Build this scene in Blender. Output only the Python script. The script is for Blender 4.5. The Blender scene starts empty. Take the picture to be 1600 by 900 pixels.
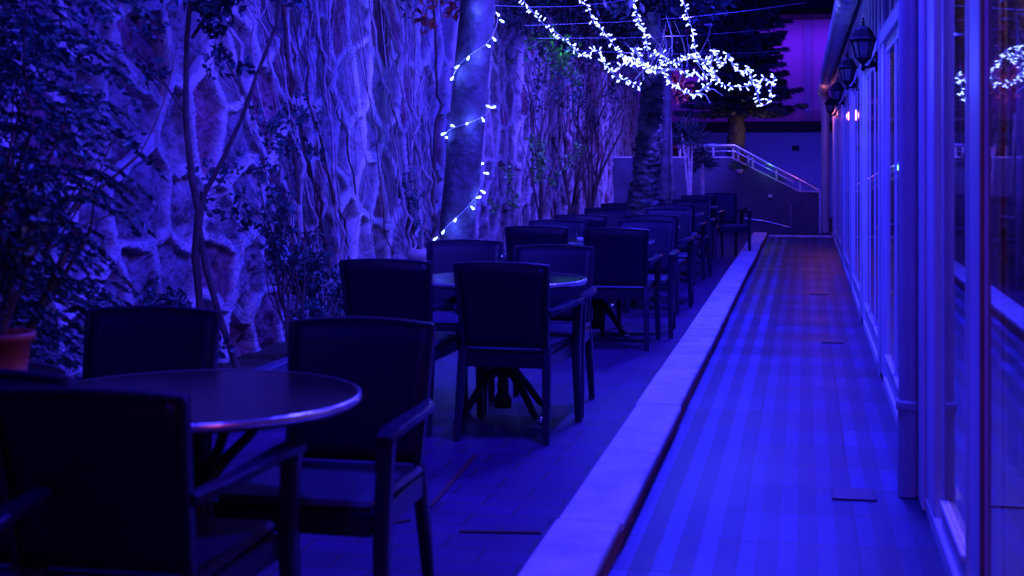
import bpy, math, random
import numpy as np
from mathutils import Vector, Matrix
random.seed(7); rng = np.random.default_rng(11)
R = math.radians
sc = bpy.context.scene
# ------------------------------------------------------------------ camera
CH = 1.40; FPX = 2222.0; VX, VY = 1258.0, 245.0
yaw = math.atan((VX-800)/FPX); cS, cC = math.sin(yaw), math.cos(yaw)
cam = bpy.data.cameras.new('camera'); co = bpy.data.objects.new('camera', cam)
sc.collection.objects.link(co); sc.camera = co
co.location = (0, 0, CH); co.rotation_euler = (R(90), 0, yaw)
cam.sensor_width = 36; cam.lens = 36*FPX/1600; cam.shift_y = -(450-VY)/1600
cam.clip_start = .05; cam.clip_end = 400
cam.dof.use_dof = True; cam.dof.focus_distance = 11.5; cam.dof.aperture_fstop = 3.6
# ------------------------------------------------------------------ world and light
w = bpy.data.worlds.new("World"); sc.world = w; w.use_nodes = True
bg = w.node_tree.nodes['Background']
bg.inputs[0].default_value = (.012, .005, 1, 1); bg.inputs[1].default_value = .15
sc.view_settings.view_transform = 'Standard'; sc.view_settings.look = 'None'
sc.view_settings.exposure = .15; sc.view_settings.gamma = 1
BLUE = (.030, .022, 1.0)
def lamp(kind, name, loc, power, col, size=.3, target=None, spot=None):
    l = bpy.data.lights.new(name, kind); l.energy = power; l.color = col
    if kind == 'AREA': l.shape = 'DISK'; l.size = size
    elif kind in ('POINT', 'SPOT'): l.shadow_soft_size = size
    if kind == 'SPOT': l.spot_size = R(spot or 90); l.spot_blend = .7
    o = bpy.data.objects.new(name, l); sc.collection.objects.link(o); o.location = loc
    if target is not None:
        o.rotation_euler = (Vector(target)-Vector(loc)).to_track_quat('-Z', 'Y').to_euler()
    return o
for (x, y, p) in ((-.5, 6.2, 300), (-.5, 10.0, 340), (-.5, 14.2, 300), (-.8, 18.8, 110)):
    lamp('AREA', 'unseen_blue_flood', (x, y, 4.3), p, BLUE, .5, (x-.25, y+.1, 0))  # unseen floods added overhead for the general blue night light
ml = lamp('AREA', 'magenta_light_bar', (-1.5, 32.75, 4.25), 80, (.12, .012, 1), .3, (-1.5, 33.6, 3.0)); ml.data.shape = 'RECTANGLE'; ml.data.size = 6; ml.data.size_y = .15
for (y, p, z) in ((6.2, 230, 3.0), (9.2, 280, 3.0), (12.4, 320, 3.0), (15.8, 560, 2.8), (19.0, 700, 2.7), (22.6, 760, 2.7), (26.2, 500, 2.7)):
    lamp('SPOT', 'wall_fill_light', (-1.1, y-1.8, z), p, (.080, .050, 1), .06, (-3.6, y+.6, 1.5), 88)  # added spots without fixtures, brightening the stone wall
lamp('AREA', 'unseen_blue_flood', (-.9, 22.8, 3.6), 55, (.05, .035, 1), .4, (-1.4, 26, 1.0))  # added fill turning the stair wall bluer
lamp('AREA', 'unseen_blue_flood', (-.7, 2.4, 4.3), 85, BLUE, .4, (-2.6, 4.8, 1.4))  # added fill so light reaches the left shrub
bl = lamp('AREA', 'hidden_blue_fill', (-1.0, 31.9, .8), 60, (.03, .02, 1), .3, (-1.0, 33.6, 1.5)); bl.data.shape = 'RECTANGLE'; bl.data.size = 6; bl.data.size_y = .15  # added fill hidden behind the stair wall, brightens the rear lower wall
lamp('POINT', 'unseen_warm_light', (.2, 24.6, 2.1), 9, (1, .22, .3), .1)
lamp('POINT', 'red_lamp_glow', (.3, .9, 1.9), 13, (1, .12, .08), .25)
# ------------------------------------------------------------------ projection helpers (photo pixel + depth -> world point)
def P(px, py, d):
    u = (px-800)/FPX
    return Vector((d*(-cS+cC*u), d*(cC+cS*u), CH+(VY-py)/FPX*d))
def YF(px, X):                                   # world Y where the plane X = const is seen at column px
    d = X*FPX/(cC*(px-VX)); return P(px, 0, d).y
# ------------------------------------------------------------------ mesh builder
class MB:
    def __init__(s): s.v = []; s.f = []; s.sm = []
    def add(s, vs, fs, smooth=False):
        n = len(s.v); s.v += [tuple(p) for p in vs]; s.f += [tuple(i+n for i in f) for f in fs]; s.sm += [smooth]*len(fs)
    def box(s, a, b, M=None, ch=0.0):
        x0, y0, z0 = a; x1, y1, z1 = b
        if ch > 0:
            c = min(ch, (x1-x0)/2.1, (y1-y0)/2.1, (z1-z0)/2.1)
            vs = []; idx = {}
            for ix in (0, 1):
                for iy in (0, 1):
                    for iz in (0, 1):
                        X = (x0, x1)[ix]; Y = (y0, y1)[iy]; Z = (z0, z1)[iz]
                        sx, sy, sz = 1-2*ix, 1-2*iy, 1-2*iz
                        idx[ix, iy, iz] = len(vs)
                        vs += [(X, Y+sy*c, Z+sz*c), (X+sx*c, Y, Z+sz*c), (X+sx*c, Y+sy*c, Z)]
            fs = []
            def q(l): fs.append(tuple(l))
            for i in (0, 1):
                q([idx[i, 0, 0], idx[i, 1, 0], idx[i, 1, 1], idx[i, 0, 1]])
                q([idx[0, i, 0]+1, idx[1, i, 0]+1, idx[1, i, 1]+1, idx[0, i, 1]+1])
                q([idx[0, 0, i]+2, idx[1, 0, i]+2, idx[1, 1, i]+2, idx[0, 1, i]+2])
            for a_ in (0, 1):
                for b_ in (0, 1):
                    q([idx[a_, b_, 0], idx[a_, b_, 1], idx[a_, b_, 1]+1, idx[a_, b_, 0]+1])
                    q([idx[a_, 0, b_], idx[a_, 1, b_], idx[a_, 1, b_]+2, idx[a_, 0, b_]+2])
                    q([idx[0, a_, b_]+1, idx[1, a_, b_]+1, idx[1, a_, b_]+2, idx[0, a_, b_]+2])
            for k in idx.values(): q([k, k+1, k+2])
        else:
            vs = [(x, y, z) for x in (x0, x1) for y in (y0, y1) for z in (z0, z1)]
            fs = [(0, 1, 3, 2), (4, 6, 7, 5), (0, 4, 5, 1), (2, 3, 7, 6), (0, 2, 6, 4), (1, 5, 7, 3)]
        if M: vs = [M @ Vector(p) for p in vs]
        s.add(vs, fs)
    def tube(s, pts, rad, n=8, cap=True, sq=None):
        pts = [Vector(p) for p in pts]; m = len(pts)
        if not hasattr(rad, '__len__'): rad = [rad]*m
        vs = []; up = Vector((0, 0, 1)); prev = None
        for i, p in enumerate(pts):
            t = (pts[min(i+1, m-1)]-pts[max(i-1, 0)])
            t = t.normalized() if t.length > 1e-9 else Vector((0, 0, 1))
            if prev is None:
                a = up if abs(t.z) < .9 else Vector((1, 0, 0)); nrm = t.cross(a).normalized()
            else:
                nrm = (prev - t*prev.dot(t)); nrm = nrm.normalized() if nrm.length > 1e-6 else t.orthogonal().normalized()
            prev = nrm; bn = t.cross(nrm)
            for k in range(n):
                a = 2*math.pi*k/n
                vs.append(p + (nrm*math.cos(a)+bn*math.sin(a))*rad[i])
        fs = [(i*n+k, i*n+(k+1) % n, (i+1)*n+(k+1) % n, (i+1)*n+k) for i in range(m-1) for k in range(n)]
        s.add(vs, fs, True)
        if cap:
            s.add(vs[:n], [tuple(range(n))[::-1]]); s.add(vs[-n:], [tuple(range(n))])
    def bar(s, pts, ws, hs, up=(0, 0, 1)):       # rectangular section swept along points, softened edges
        pts = [Vector(p) for p in pts]; m = len(pts); vs = []; U = Vector(up)
        for i, p in enumerate(pts):
            t = (pts[min(i+1, m-1)]-pts[max(i-1, 0)]).normalized()
            sd = t.cross(U).normalized(); u2 = sd.cross(t).normalized()
            W = ws[i] if hasattr(ws, '__len__') else ws; H = hs[i] if hasattr(hs, '__len__') else hs
            c = min(W, H)*.22
            for (a, b) in ((-W/2+c, -H/2), (W/2-c, -H/2), (W/2, -H/2+c), (W/2, H/2-c), (W/2-c, H/2), (-W/2+c, H/2), (-W/2, H/2-c), (-W/2, -H/2+c)):
                vs.append(p+sd*a+u2*b)
        n = 8
        fs = [(i*n+k, i*n+(k+1) % n, (i+1)*n+(k+1) % n, (i+1)*n+k) for i in range(m-1) for k in range(n)]
        fs += [tuple(range(n))[::-1], tuple(range((m-1)*n, m*n))]
        s.add(vs, fs)
    def lathe(s, prof, n=32, c=(0, 0, 0), smooth=True):
        vs = []; 
        for (r, z) in prof:
            for k in range(n):
                a = 2*math.pi*k/n; vs.append((c[0]+r*math.cos(a), c[1]+r*math.sin(a), c[2]+z))
        m = len(prof)
        fs = [(i*n+k, i*n+(k+1) % n, (i+1)*n+(k+1) % n, (i+1)*n+k) for i in range(m-1) for k in range(n)]
        s.add(vs, fs, smooth)
    def prism(s, poly, axis, a, b):              # poly in the two other axes, extruded from a to b
        def mk(u, v, t): return {'x': (t, u, v), 'y': (u, t, v), 'z': (u, v, t)}[axis]
        n = len(poly); vs = [mk(u, v, a) for u, v in poly]+[mk(u, v, b) for u, v in poly]
        fs = [tuple(range(n)), tuple(range(2*n-1, n-1, -1))]+[(i, i+n, (i+1) % n+n, (i+1) % n) for i in range(n)]
        s.add(vs, fs)
    def sphere(s, c, r, n=12, sc3=(1, 1, 1)):
        pr = [(r*math.sin(math.pi*i/8)+1e-5, -r*math.cos(math.pi*i/8)) for i in range(9)]
        t = MB(); t.lathe(pr, n)
        s.add([(c[0]+v[0]*sc3[0], c[1]+v[1]*sc3[1], c[2]+v[2]*sc3[2]) for v in t.v], t.f, True)
    def build(s, name, mat, parent=None):
        me = bpy.data.meshes.new(name); me.from_pydata(s.v, [], s.f)
        me.polygons.foreach_set('use_smooth', s.sm)
        import bmesh
        if len(s.f) < 20000:
            b = bmesh.new(); b.from_mesh(me); bmesh.ops.recalc_face_normals(b, faces=b.faces); b.to_mesh(me); b.free()
        me.materials.append(mat); me.update()
        o = bpy.data.objects.new(name, me); sc.collection.objects.link(o)
        if parent: o.parent = parent
        return o
def tag(o, label=None, cat=None, group=None, kind=None):
    if label: o['label'] = label
    if cat: o['category'] = cat
    if group: o['group'] = group
    if kind: o['kind'] = kind
    return o
def empty(name, loc=(0, 0, 0), rz=0):
    o = bpy.data.objects.new(name, None); sc.collection.objects.link(o); o.location = loc; o.rotation_euler = (0, 0, rz)
    o.empty_display_size = .1
    return o
def copy_tree(o, parent=None):
    c = o.copy(); sc.collection.objects.link(c); c.parent = parent
    for ch in list(o.children): copy_tree(ch, c)
    return c
# ------------------------------------------------------------------ materials
def mat(name, col, rough=.6, metal=0, noise=0, nscale=8, bump=0, bscale=30, spec=.5, coat=0, col2=None, bdist=.01):
    m = bpy.data.materials.new(name); m.use_nodes = True; nt = m.node_tree; b = nt.nodes['Principled BSDF']
    b.inputs['Base Color'].default_value = (*col, 1); b.inputs['Roughness'].default_value = rough; b.inputs['Metallic'].default_value = metal
    b.inputs['Specular IOR Level'].default_value = spec; b.inputs['Coat Weight'].default_value = coat
    tc = nt.nodes.new('ShaderNodeTexCoord')
    if noise or col2:
        n = nt.nodes.new('ShaderNodeTexNoise'); n.inputs['Scale'].default_value = nscale; n.inputs['Detail'].default_value = 6
        nt.links.new(tc.outputs['Object'], n.inputs['Vector'])
        r = nt.nodes.new('ShaderNodeValToRGB'); r.color_ramp.elements[0].position = .32; r.color_ramp.elements[1].position = .68
        c2 = col2 or tuple(min(1, c*(1+noise)) for c in col); c1 = col if col2 else tuple(c*(1-noise) for c in col)
        r.color_ramp.elements[0].color = (*c1, 1); r.color_ramp.elements[1].color = (*c2, 1)
        nt.links.new(n.outputs['Fac'], r.inputs['Fac']); nt.links.new(r.outputs['Color'], b.inputs['Base Color'])
    if bump:
        n2 = nt.nodes.new('ShaderNodeTexNoise'); n2.inputs['Scale'].default_value = bscale; n2.inputs['Detail'].default_value = 8
        nt.links.new(tc.outputs['Object'], n2.inputs['Vector'])
        bp = nt.nodes.new('ShaderNodeBump'); bp.inputs['Strength'].default_value = bump; bp.inputs['Distance'].default_value = bdist
        nt.links.new(n2.outputs['Fac'], bp.inputs['Height']); nt.links.new(bp.outputs['Normal'], b.inputs['Normal'])
    return m
def math_node(nt, op, a, b=None, c=None):
    n = nt.nodes.new('ShaderNodeMath'); n.operation = op
    for i, v in enumerate((a, b, c)):
        if v is None: continue
        if isinstance(v, (int, float)): n.inputs[i].default_value = v
        else: nt.links.new(v, n.inputs[i])
    return n.outputs[0]
M = {}
M['frame'] = mat('painted_frame', (.72, .72, .74), .38, noise=.08, nscale=3, bump=.05, bscale=6)
M['pipe'] = mat('painted_pipe', (.40, .40, .46), .30, noise=.12, nscale=4, bump=.04)
M['gutter'] = mat('zinc_gutter', (.55, .55, .58), .35, metal=.5, noise=.2, nscale=5, bump=.1, bscale=12)
M['black'] = mat('black_iron', (.006, .006, .007), .6, spec=.3)
M['redwood'] = mat('red_brown_wood', (.40, .08, .04), .5, noise=.3, nscale=10)
M['plant'] = mat('dark_leaf', (.03, .06, .06), .45, noise=.5, nscale=3)
M['plant2'] = mat('mid_leaf', (.03, .09, .085), .42, noise=.5, nscale=3)
M['redleaf'] = mat('red_leaf', (.28, .05, .03), .45, noise=.5, nscale=4)
M['greenleaf'] = mat('bright_leaf', (.10, .30, .06), .4, noise=.4, nscale=4)
M['conifer'] = mat('conifer_leaf', (.035, .07, .10), .5, noise=.5, nscale=2)
M['bark'] = mat('pale_bark', (.07, .06, .08), .75, noise=.55, nscale=9, bump=.9, bscale=14, bdist=.03)
M['bark_dark'] = mat('dark_bark', (.10, .075, .06), .8, noise=.5, nscale=12, bump=.8, bscale=20, bdist=.02)
M['vine'] = mat('vine_bark', (.42, .36, .36), .75, noise=.4, nscale=14, bump=.4, bscale=40)
M['vine_dark'] = mat('dark_vine_bark', (.09, .06, .05), .8, noise=.4, nscale=14)
M['terracotta'] = mat('terracotta', (.36, .07, .03), .55, noise=.15, nscale=6)
M['palepot'] = mat('pale_pot', (.5, .4, .38), .6, noise=.1, nscale=6)
M['soil'] = mat('soil', (.05, .035, .025), .95, bump=.8, bscale=60)
M['chrome'] = mat('chrome', (.8, .8, .82), .14, metal=1)
M['iron'] = mat('cast_iron', (.012, .011, .012), .5)
M['darkwall'] = mat('dark_rendered_wall', (.07, .07, .13), .6, noise=.25, nscale=2, bump=.2, bscale=25)
M['bluewall'] = mat('rendered_wall', (.28, .28, .30), .8, noise=.12, nscale=1.2, bump=.2)
M['pinkwall'] = mat('pink_wall', (.42, .30, .36), .8, noise=.08, nscale=1)
M['roof'] = mat('roof_boards', (.09, .04, .03), .7, noise=.3)
M['steel'] = mat('brushed_steel', (.75, .73, .75), .22, metal=.9)
M['white'] = mat('white_paint', (.75, .73, .72), .45)
M['curtain'] = mat('curtain_cloth', (.45, .38, .36), .9, noise=.15, nscale=5)
M['dark'] = mat('dark_interior', (.06, .04, .04), .8)
M['wire'] = mat('pale_cable', (.55, .55, .6), .4)
M['seatpad'] = mat('seat_weave', (.05, .04, .10), .45, bump=.3, bscale=90)
# wicker
def wicker():
    m = mat('woven_resin', (.012, .005, .032), .42, spec=.28); nt = m.node_tree; b = nt.nodes['Principled BSDF']
    tc = nt.nodes.new('ShaderNodeTexCoord'); sp = nt.nodes.new('ShaderNodeSeparateXYZ'); nt.links.new(tc.outputs['Object'], sp.inputs[0])
    sx = math_node(nt, 'SINE', math_node(nt, 'MULTIPLY', sp.outputs['X'], 320)); sz = math_node(nt, 'SINE', math_node(nt, 'MULTIPLY', sp.outputs['Z'], 420))
    h = math_node(nt, 'MULTIPLY', sx, sz); bp = nt.nodes.new('ShaderNodeBump'); bp.inputs['Strength'].default_value = .35; bp.inputs['Distance'].default_value = .003
    nt.links.new(h, bp.inputs['Height']); nt.links.new(bp.outputs['Normal'], b.inputs['Normal']); return m
M['wicker'] = wicker()
M['chairframe'] = mat('chair_resin_frame', (.018, .007, .040), .34, spec=.4, bump=.1, bscale=60)
M['tabletop'] = mat('table_laminate', (.028, .012, .016), .2, spec=.5, noise=.2, nscale=8, bump=.02)
def glassmat(name, tint, ior):
    m = bpy.data.materials.new(name); m.use_nodes = True; nt = m.node_tree; nt.nodes.clear()
    out = nt.nodes.new('ShaderNodeOutputMaterial'); mx = nt.nodes.new('ShaderNodeMixShader'); fr = nt.nodes.new('ShaderNodeFresnel'); fr.inputs[0].default_value = ior
    t = nt.nodes.new('ShaderNodeBsdfTransparent'); t.inputs[0].default_value = (*tint, 1); g = nt.nodes.new('ShaderNodeBsdfGlossy'); g.inputs['Roughness'].default_value = .015
    g.inputs[0].default_value = (.95, .95, .95, 1)
    ge = nt.nodes.new('ShaderNodeNewGeometry'); nt.links.new(math_node(nt, 'MULTIPLY', fr.outputs[0], math_node(nt, 'SUBTRACT', 1.0, ge.outputs['Backfacing'])), mx.inputs[0]); nt.links.new(t.outputs[0], mx.inputs[1]); nt.links.new(g.outputs[0], mx.inputs[2]); nt.links.new(mx.outputs[0], out.inputs[0]); return m
M['glass'] = glassmat('window_glass', (.85, .8, .85), 1.55)
M['thinglass'] = glassmat('clear_glass', (.9, .9, .95), 1.5)
def emis(name, col, s):
    m = bpy.data.materials.new(name); m.use_nodes = True; nt = m.node_tree; b = nt.nodes['Principled BSDF']
    b.inputs['Base Color'].default_value = (.6, .6, .7, 1); b.inputs['Emission Color'].default_value = (*col, 1); b.inputs['Emission Strength'].default_value = s; return m
M['bulb'] = emis('bulb_glow', (.16, .22, 1), 9)
M['bulb_trunk'] = emis('bulb_glow_bright', (.10, .18, 1), 16)
# walkway: striped slabs
def walkway_mat():
    m = bpy.data.materials.new('striped_slabs'); m.use_nodes = True; nt = m.node_tree; b = nt.nodes['Principled BSDF']; b.inputs['Roughness'].default_value = .42
    tc = nt.nodes.new('ShaderNodeTexCoord'); sp = nt.nodes.new('ShaderNodeSeparateXYZ'); nt.links.new(tc.outputs['Object'], sp.inputs[0])
    X, Y = sp.outputs['X'], sp.outputs['Y']
    u = math_node(nt, 'DIVIDE', math_node(nt, 'ADD', X, .655+.42), .14); fu = math_node(nt, 'FRACT', u)
    stripe = math_node(nt, 'LESS_THAN', fu, .47)
    tx = math_node(nt, 'DIVIDE', math_node(nt, 'ADD', X, .655), .42); ty = math_node(nt, 'DIVIDE', math_node(nt, 'ADD', Y, .13), .45)
    fx, fy = math_node(nt, 'FRACT', math_node(nt, 'ADD', tx, 10)), math_node(nt, 'FRACT', ty)
    cell = nt.nodes.new('ShaderNodeCombineXYZ'); nt.links.new(math_node(nt, 'FLOOR', tx), cell.inputs[0]); nt.links.new(math_node(nt, 'FLOOR', ty), cell.inputs[1])
    wn = nt.nodes.new('ShaderNodeTexWhiteNoise'); wn.noise_dimensions = '2D'; nt.links.new(cell.outputs[0], wn.inputs['Vector'])
    nz = nt.nodes.new('ShaderNodeTexNoise'); nz.inputs['Scale'].default_value = 1.3; nz.inputs['Detail'].default_value = 5; nt.links.new(tc.outputs['Object'], nz.inputs['Vector'])
    nf = nt.nodes.new('ShaderNodeTexNoise'); nf.inputs['Scale'].default_value = 40; nf.inputs['Detail'].default_value = 5; nt.links.new(tc.outputs['Object'], nf.inputs['Vector'])
    # contrast of the stripes differs by slab column: strong beside the kerb, weak elsewhere
    col = math_node(nt, 'FLOOR', tx)
    strong = math_node(nt, 'LESS_THAN', col, .5)
    contrast = math_node(nt, 'ADD', .35, math_node(nt, 'MULTIPLY', strong, .80))
    v = math_node(nt, 'MULTIPLY', math_node(nt, 'MULTIPLY', stripe, contrast), .19)
    v = math_node(nt, 'ADD', v, .085)
    v = math_node(nt, 'MULTIPLY', v, math_node(nt, 'ADD', .72, math_node(nt, 'MULTIPLY', wn.outputs['Value'], .5)))
    v = math_node(nt, 'MULTIPLY', v, math_node(nt, 'ADD', .25, math_node(nt, 'MULTIPLY', nz.outputs['Fac'], 1.5)))
    v = math_node(nt, 'MULTIPLY', v, math_node(nt, 'ADD', .8, math_node(nt, 'MULTIPLY', nf.outputs['Fac'], .4)))
    jx = math_node(nt, 'LESS_THAN', math_node(nt, 'ABSOLUTE', math_node(nt, 'SUBTRACT', fx, .5)), .491)
    jy = math_node(nt, 'LESS_THAN', math_node(nt, 'ABSOLUTE', math_node(nt, 'SUBTRACT', fy, .5)), .488)
    gj = math_node(nt, 'LESS_THAN', math_node(nt, 'ABSOLUTE', math_node(nt, 'SUBTRACT', math_node(nt, 'FRACT', math_node(nt, 'MULTIPLY', u, 2.0)), .5)), .485)
    j = math_node(nt, 'MULTIPLY', jx, jy)
    v = math_node(nt, 'MULTIPLY', v, math_node(nt, 'ADD', .18, math_node(nt, 'MULTIPLY', j, .82)))
    v = math_node(nt, 'MULTIPLY', v, math_node(nt, 'ADD', .85, math_node(nt, 'MULTIPLY', gj, .15)))
    v = math_node(nt, 'MULTIPLY', v, .80); cb = nt.nodes.new('ShaderNodeCombineColor'); band = math_node(nt, 'ADD', .70, math_node(nt, 'MULTIPLY', math_node(nt, 'LESS_THAN', math_node(nt, 'FRACT', math_node(nt, 'MULTIPLY', ty, .5)), .5), .26)); v = math_node(nt, 'MULTIPLY', v, band)
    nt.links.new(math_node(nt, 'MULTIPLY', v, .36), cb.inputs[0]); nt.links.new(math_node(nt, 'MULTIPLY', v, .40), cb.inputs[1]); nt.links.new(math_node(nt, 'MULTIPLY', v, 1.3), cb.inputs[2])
    nt.links.new(cb.outputs[0], b.inputs['Base Color'])
    bp = nt.nodes.new('ShaderNodeBump'); bp.inputs['Strength'].default_value = .6; bp.inputs['Distance'].default_value = .004
    nt.links.new(math_node(nt, 'ADD', j, math_node(nt, 'MULTIPLY', nf.outputs['Fac'], .3)), bp.inputs['Height']); nt.links.new(bp.outputs['Normal'], b.inputs['Normal'])
    rr = math_node(nt, 'ADD', .3, math_node(nt, 'MULTIPLY', nz.outputs['Fac'], .3)); nt.links.new(rr, b.inputs['Roughness'])
    return m
def terrace_mat():
    m = bpy.data.materials.new('terrace_pavers'); m.use_nodes = True; nt = m.node_tree; b = nt.nodes['Principled BSDF']
    tc = nt.nodes.new('ShaderNodeTexCoord'); br = nt.nodes.new('ShaderNodeTexBrick'); nt.links.new(tc.outputs['Object'], br.inputs['Vector'])
    br.inputs['Scale'].default_value = 1; br.inputs['Brick Width'].default_value = .32; br.inputs['Row Height'].default_value = .16; br.inputs['Mortar Size'].default_value = .006
    br.inputs['Color1'].default_value = (.06, .014, .11, 1); br.inputs['Color2'].default_value = (.042, .010, .08, 1); br.inputs['Mortar'].default_value = (.03, .018, .02, 1)
    nz = nt.nodes.new('ShaderNodeTexNoise'); nz.inputs['Scale'].default_value = 2; nz.inputs['Detail'].default_value = 6; nt.links.new(tc.outputs['Object'], nz.inputs['Vector'])
    mr = nt.nodes.new('ShaderNodeMapRange'); nt.links.new(nz.outputs['Fac'], mr.inputs[0]); mr.inputs[3].default_value = .5; mr.inputs[4].default_value = 1.6
    mx = nt.nodes.new('ShaderNodeVectorMath'); mx.operation = 'SCALE'; nt.links.new(br.outputs['Color'], mx.inputs[0]); nt.links.new(mr.outputs[0], mx.inputs['Scale'])
    nt.links.new(mx.outputs[0], b.inputs['Base Color']); b.inputs['Roughness'].default_value = .5
    bp = nt.nodes.new('ShaderNodeBump'); bp.inputs['Strength'].default_value = .5; bp.inputs['Distance'].default_value = .004; bp.invert = True
    nt.links.new(br.outputs['Fac'], bp.inputs['Height']); nt.links.new(bp.outputs['Normal'], b.inputs['Normal']); return m
M['walk'] = walkway_mat(); M['terrace'] = terrace_mat()
M['kerb'] = mat('kerb_marble', (.50, .48, .52), .55, col2=(.80, .77, .80), nscale=5, bump=.6, bscale=18, bdist=.012)
M['kerbface'] = mat('kerb_face_brick', (.42, .12, .06), .7, noise=.4, nscale=6, bump=.3)
M['hatch'] = mat('hatch_plate', (.06, .06, .08), .4, metal=.3)
M['ground'] = mat('rough_ground', (.06, .05, .045), .9, noise=.3)
# ------------------------------------------------------------------ ground, walkway, kerb
KX0, KX1, FX, WX = -.875, -.64, .49, -3.6
EY = 25.6
g = MB(); g.add([(-40, -10, -.02), (40, -10, -.02), (40, 60, -.02), (-40, 60, -.02)], [(0, 1, 2, 3)]); tag(g.build('ground', M['ground']), kind='structure')
g = MB(); g.add([(WX-.2, -2, -.004), (KX0+.02, -2, -.004), (KX0+.02, EY+1.5, -.004), (WX-.2, EY+1.5, -.004)], [(0, 1, 2, 3)]); tag(g.build('terrace_paving', M['terrace']), kind='structure')
g = MB(); g.add([(KX1-.02, -2, -.006), (.62, -2, -.006), (.62, EY+1.5, -.006), (KX1-.02, EY+1.5, -.006)], [(0, 1, 2, 3)]); tag(g.build('walkway', M['walk']), kind='structure')
g = MB(); y = -1.0; k = 0
while y < 24.8:
    L = 1.18+.1*random.random(); e = min(y+L, 24.9)
    dz = random.uniform(-.004, .004); dx = random.uniform(-.006, .006)
    g.box((KX0+dx*.6, y+.003, .06+dz), (KX1+dx, e-.004, .10+dz), ch=.008); y = e; k += 1
tag(g.build('kerb', M['kerb']), kind='structure')
g = MB(); g.box((KX0+.01, -1, -.02), (KX1-.012, 24.88, .058)); tag(g.build('kerb_face', M['kerbface']), kind='structure')
# flush joint strips let into the terrace paving
g = MB()
for a, b in (((672, 792), (742, 712)), ((718, 830), (846, 832)), ((585, 822), (640, 812))):
    pa = P(a[0], a[1], CH*FPX/(a[1]-VY)); pb = P(b[0], b[1], CH*FPX/(b[1]-VY)); pa.z = pb.z = .001
    g.bar([pa, pb], .022, .006)
M['strip'] = mat('dark_red_joint', (.10, .025, .02), .7)
tag(g.build('paving_joint_strips', M['strip']), kind='structure')
# metal covers in the walkway
for (x0, x1, y0, y1, lb) in ((1300, 1366, 762, 779, 'nearest dark metal cover let into the striped walkway beside the downpipe'),
                             (1284, 1316, 530, 535, 'middle small dark cover in the striped walkway'),
                             (1266, 1294, 455.5, 459, 'farthest small dark cover in the striped walkway')):
    a = P(x0, y1, CH*FPX/(y1-VY)); b = P(x1, y0, CH*FPX/(y0-VY))
    e = empty('drain_cover', ((a.x+b.x)/2, (a.y+b.y)/2, 0)); W, H = abs(b.x-a.x)/2*.95, abs(b.y-a.y)/2*.9
    m = MB(); m.box((-W, -H, -.012), (W, H, -.001), ch=.002); m.build('plate', M['hatch'], e)
    m = MB()
    for sg in (-1, 1): m.box((sg*W-.006, -H-.006, -.01), (sg*W+.006, H+.006, .001), ch=.002)
    m.box((-W, -H-.008, -.01), (W, -H+.002, .002)); m.build('rim', M['hatch'], e)
    tag(e, lb, 'drain cover', 'covers in the walkway')
# ------------------------------------------------------------------ stone wall with raised pointing (real relief)
def cellnoise(sx, sy, seed, u, v):
    nu, nv = int(u.max()/sx)+3, int(v.max()/sy)+3
    r = np.random.default_rng(seed); jx = r.uniform(.1, .9, (nu+2, nv+2)); jy = r.uniform(.1, .9, (nu+2, nv+2)); rc = r.uniform(0, 1, (nu+2, nv+2))
    iu = np.floor(u/sx).astype(int); iv = np.floor(v/sy).astype(int)
    best = np.full(u.shape, 9.0); bx = np.zeros(u.shape); by = np.zeros(u.shape); bc = np.zeros(u.shape); pts = []
    for a in (-1, 0, 1):
        for c in (-1, 0, 1):
            i = np.clip(iu+a+1, 0, nu+1); j = np.clip(iv+c+1, 0, nv+1)
            x = (iu+a+jx[i, j])*sx; y = (iv+c+jy[i, j])*sy; d = np.hypot(u-x, v-y); pts.append((x, y))
            k = d < best; best = np.where(k, d, best); bx = np.where(k, x, bx); by = np.where(k, y, by); bc = np.where(k, rc[i, j], bc)
    edge = np.full(u.shape, 9.0)
    for (x, y) in pts:
        dx, dy = x-bx, y-by; L = np.hypot(dx, dy); ok = L > 1e-5
        t = np.where(ok, ((x+bx)/2-u)*dx+((y+by)/2-v)*dy, 9)/np.where(ok, L, 1)
        edge = np.minimum(edge, np.where(ok, t, 9))
    return edge, bc
def vnoise(u, v, s, seed):
    r = np.random.default_rng(seed); u = u/s; v = v/s; nu, nv = int(u.max()-u.min())+4, int(v.max()-v.min())+4
    u = u-u.min(); v = v-v.min(); G = r.uniform(-1, 1, (nu, nv)); i = u.astype(int); j = v.astype(int); fu = u-i; fv = v-j; fu = fu*fu*(3-2*fu); fv = fv*fv*(3-2*fv)
    return (G[i, j]*(1-fu)+G[i+1, j]*fu)*(1-fv)+(G[i, j+1]*(1-fu)+G[i+1, j+1]*fu)*fv
Y0, Y1, ZH = 2.5, 31.0, 4.3
ys = []; y = Y0
while y < Y1: ys.append(y); y += .0085+.0013*max(0, y-Y0-4)*.5
ys = np.array(ys); zs = np.arange(0, ZH, .0115)
U, V = np.meshgrid(ys, zs, indexing='ij')
uu = U+.06*vnoise(U, V, .35, 1)+.02*vnoise(U, V, .11, 2); vv = V+.06*vnoise(U, V, .35, 3)+.02*vnoise(U, V, .11, 4)
edge, cid = cellnoise(.50, .47, 5, uu-uu.min()+.01, vv-vv.min()+.01)
wd = .044+.010*vnoise(U, V, .5, 6)
rid = np.clip((wd-edge)/.020, 0, 1); rid = rid*rid*(3-2*rid)
groove = np.exp(-((edge-.012)/.008)**2)
bulge = np.clip(edge/.16, 0, 1)
rough = .014*vnoise(U, V, .09, 7)+.008*vnoise(U, V, .04, 8)+.03*vnoise(U, V, .3, 9)+.004*vnoise(U, V, .02, 10)
crack = np.clip(1-np.abs(vnoise(U, V, .16, 12))*9, 0, 1)*(cid > .45)
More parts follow.
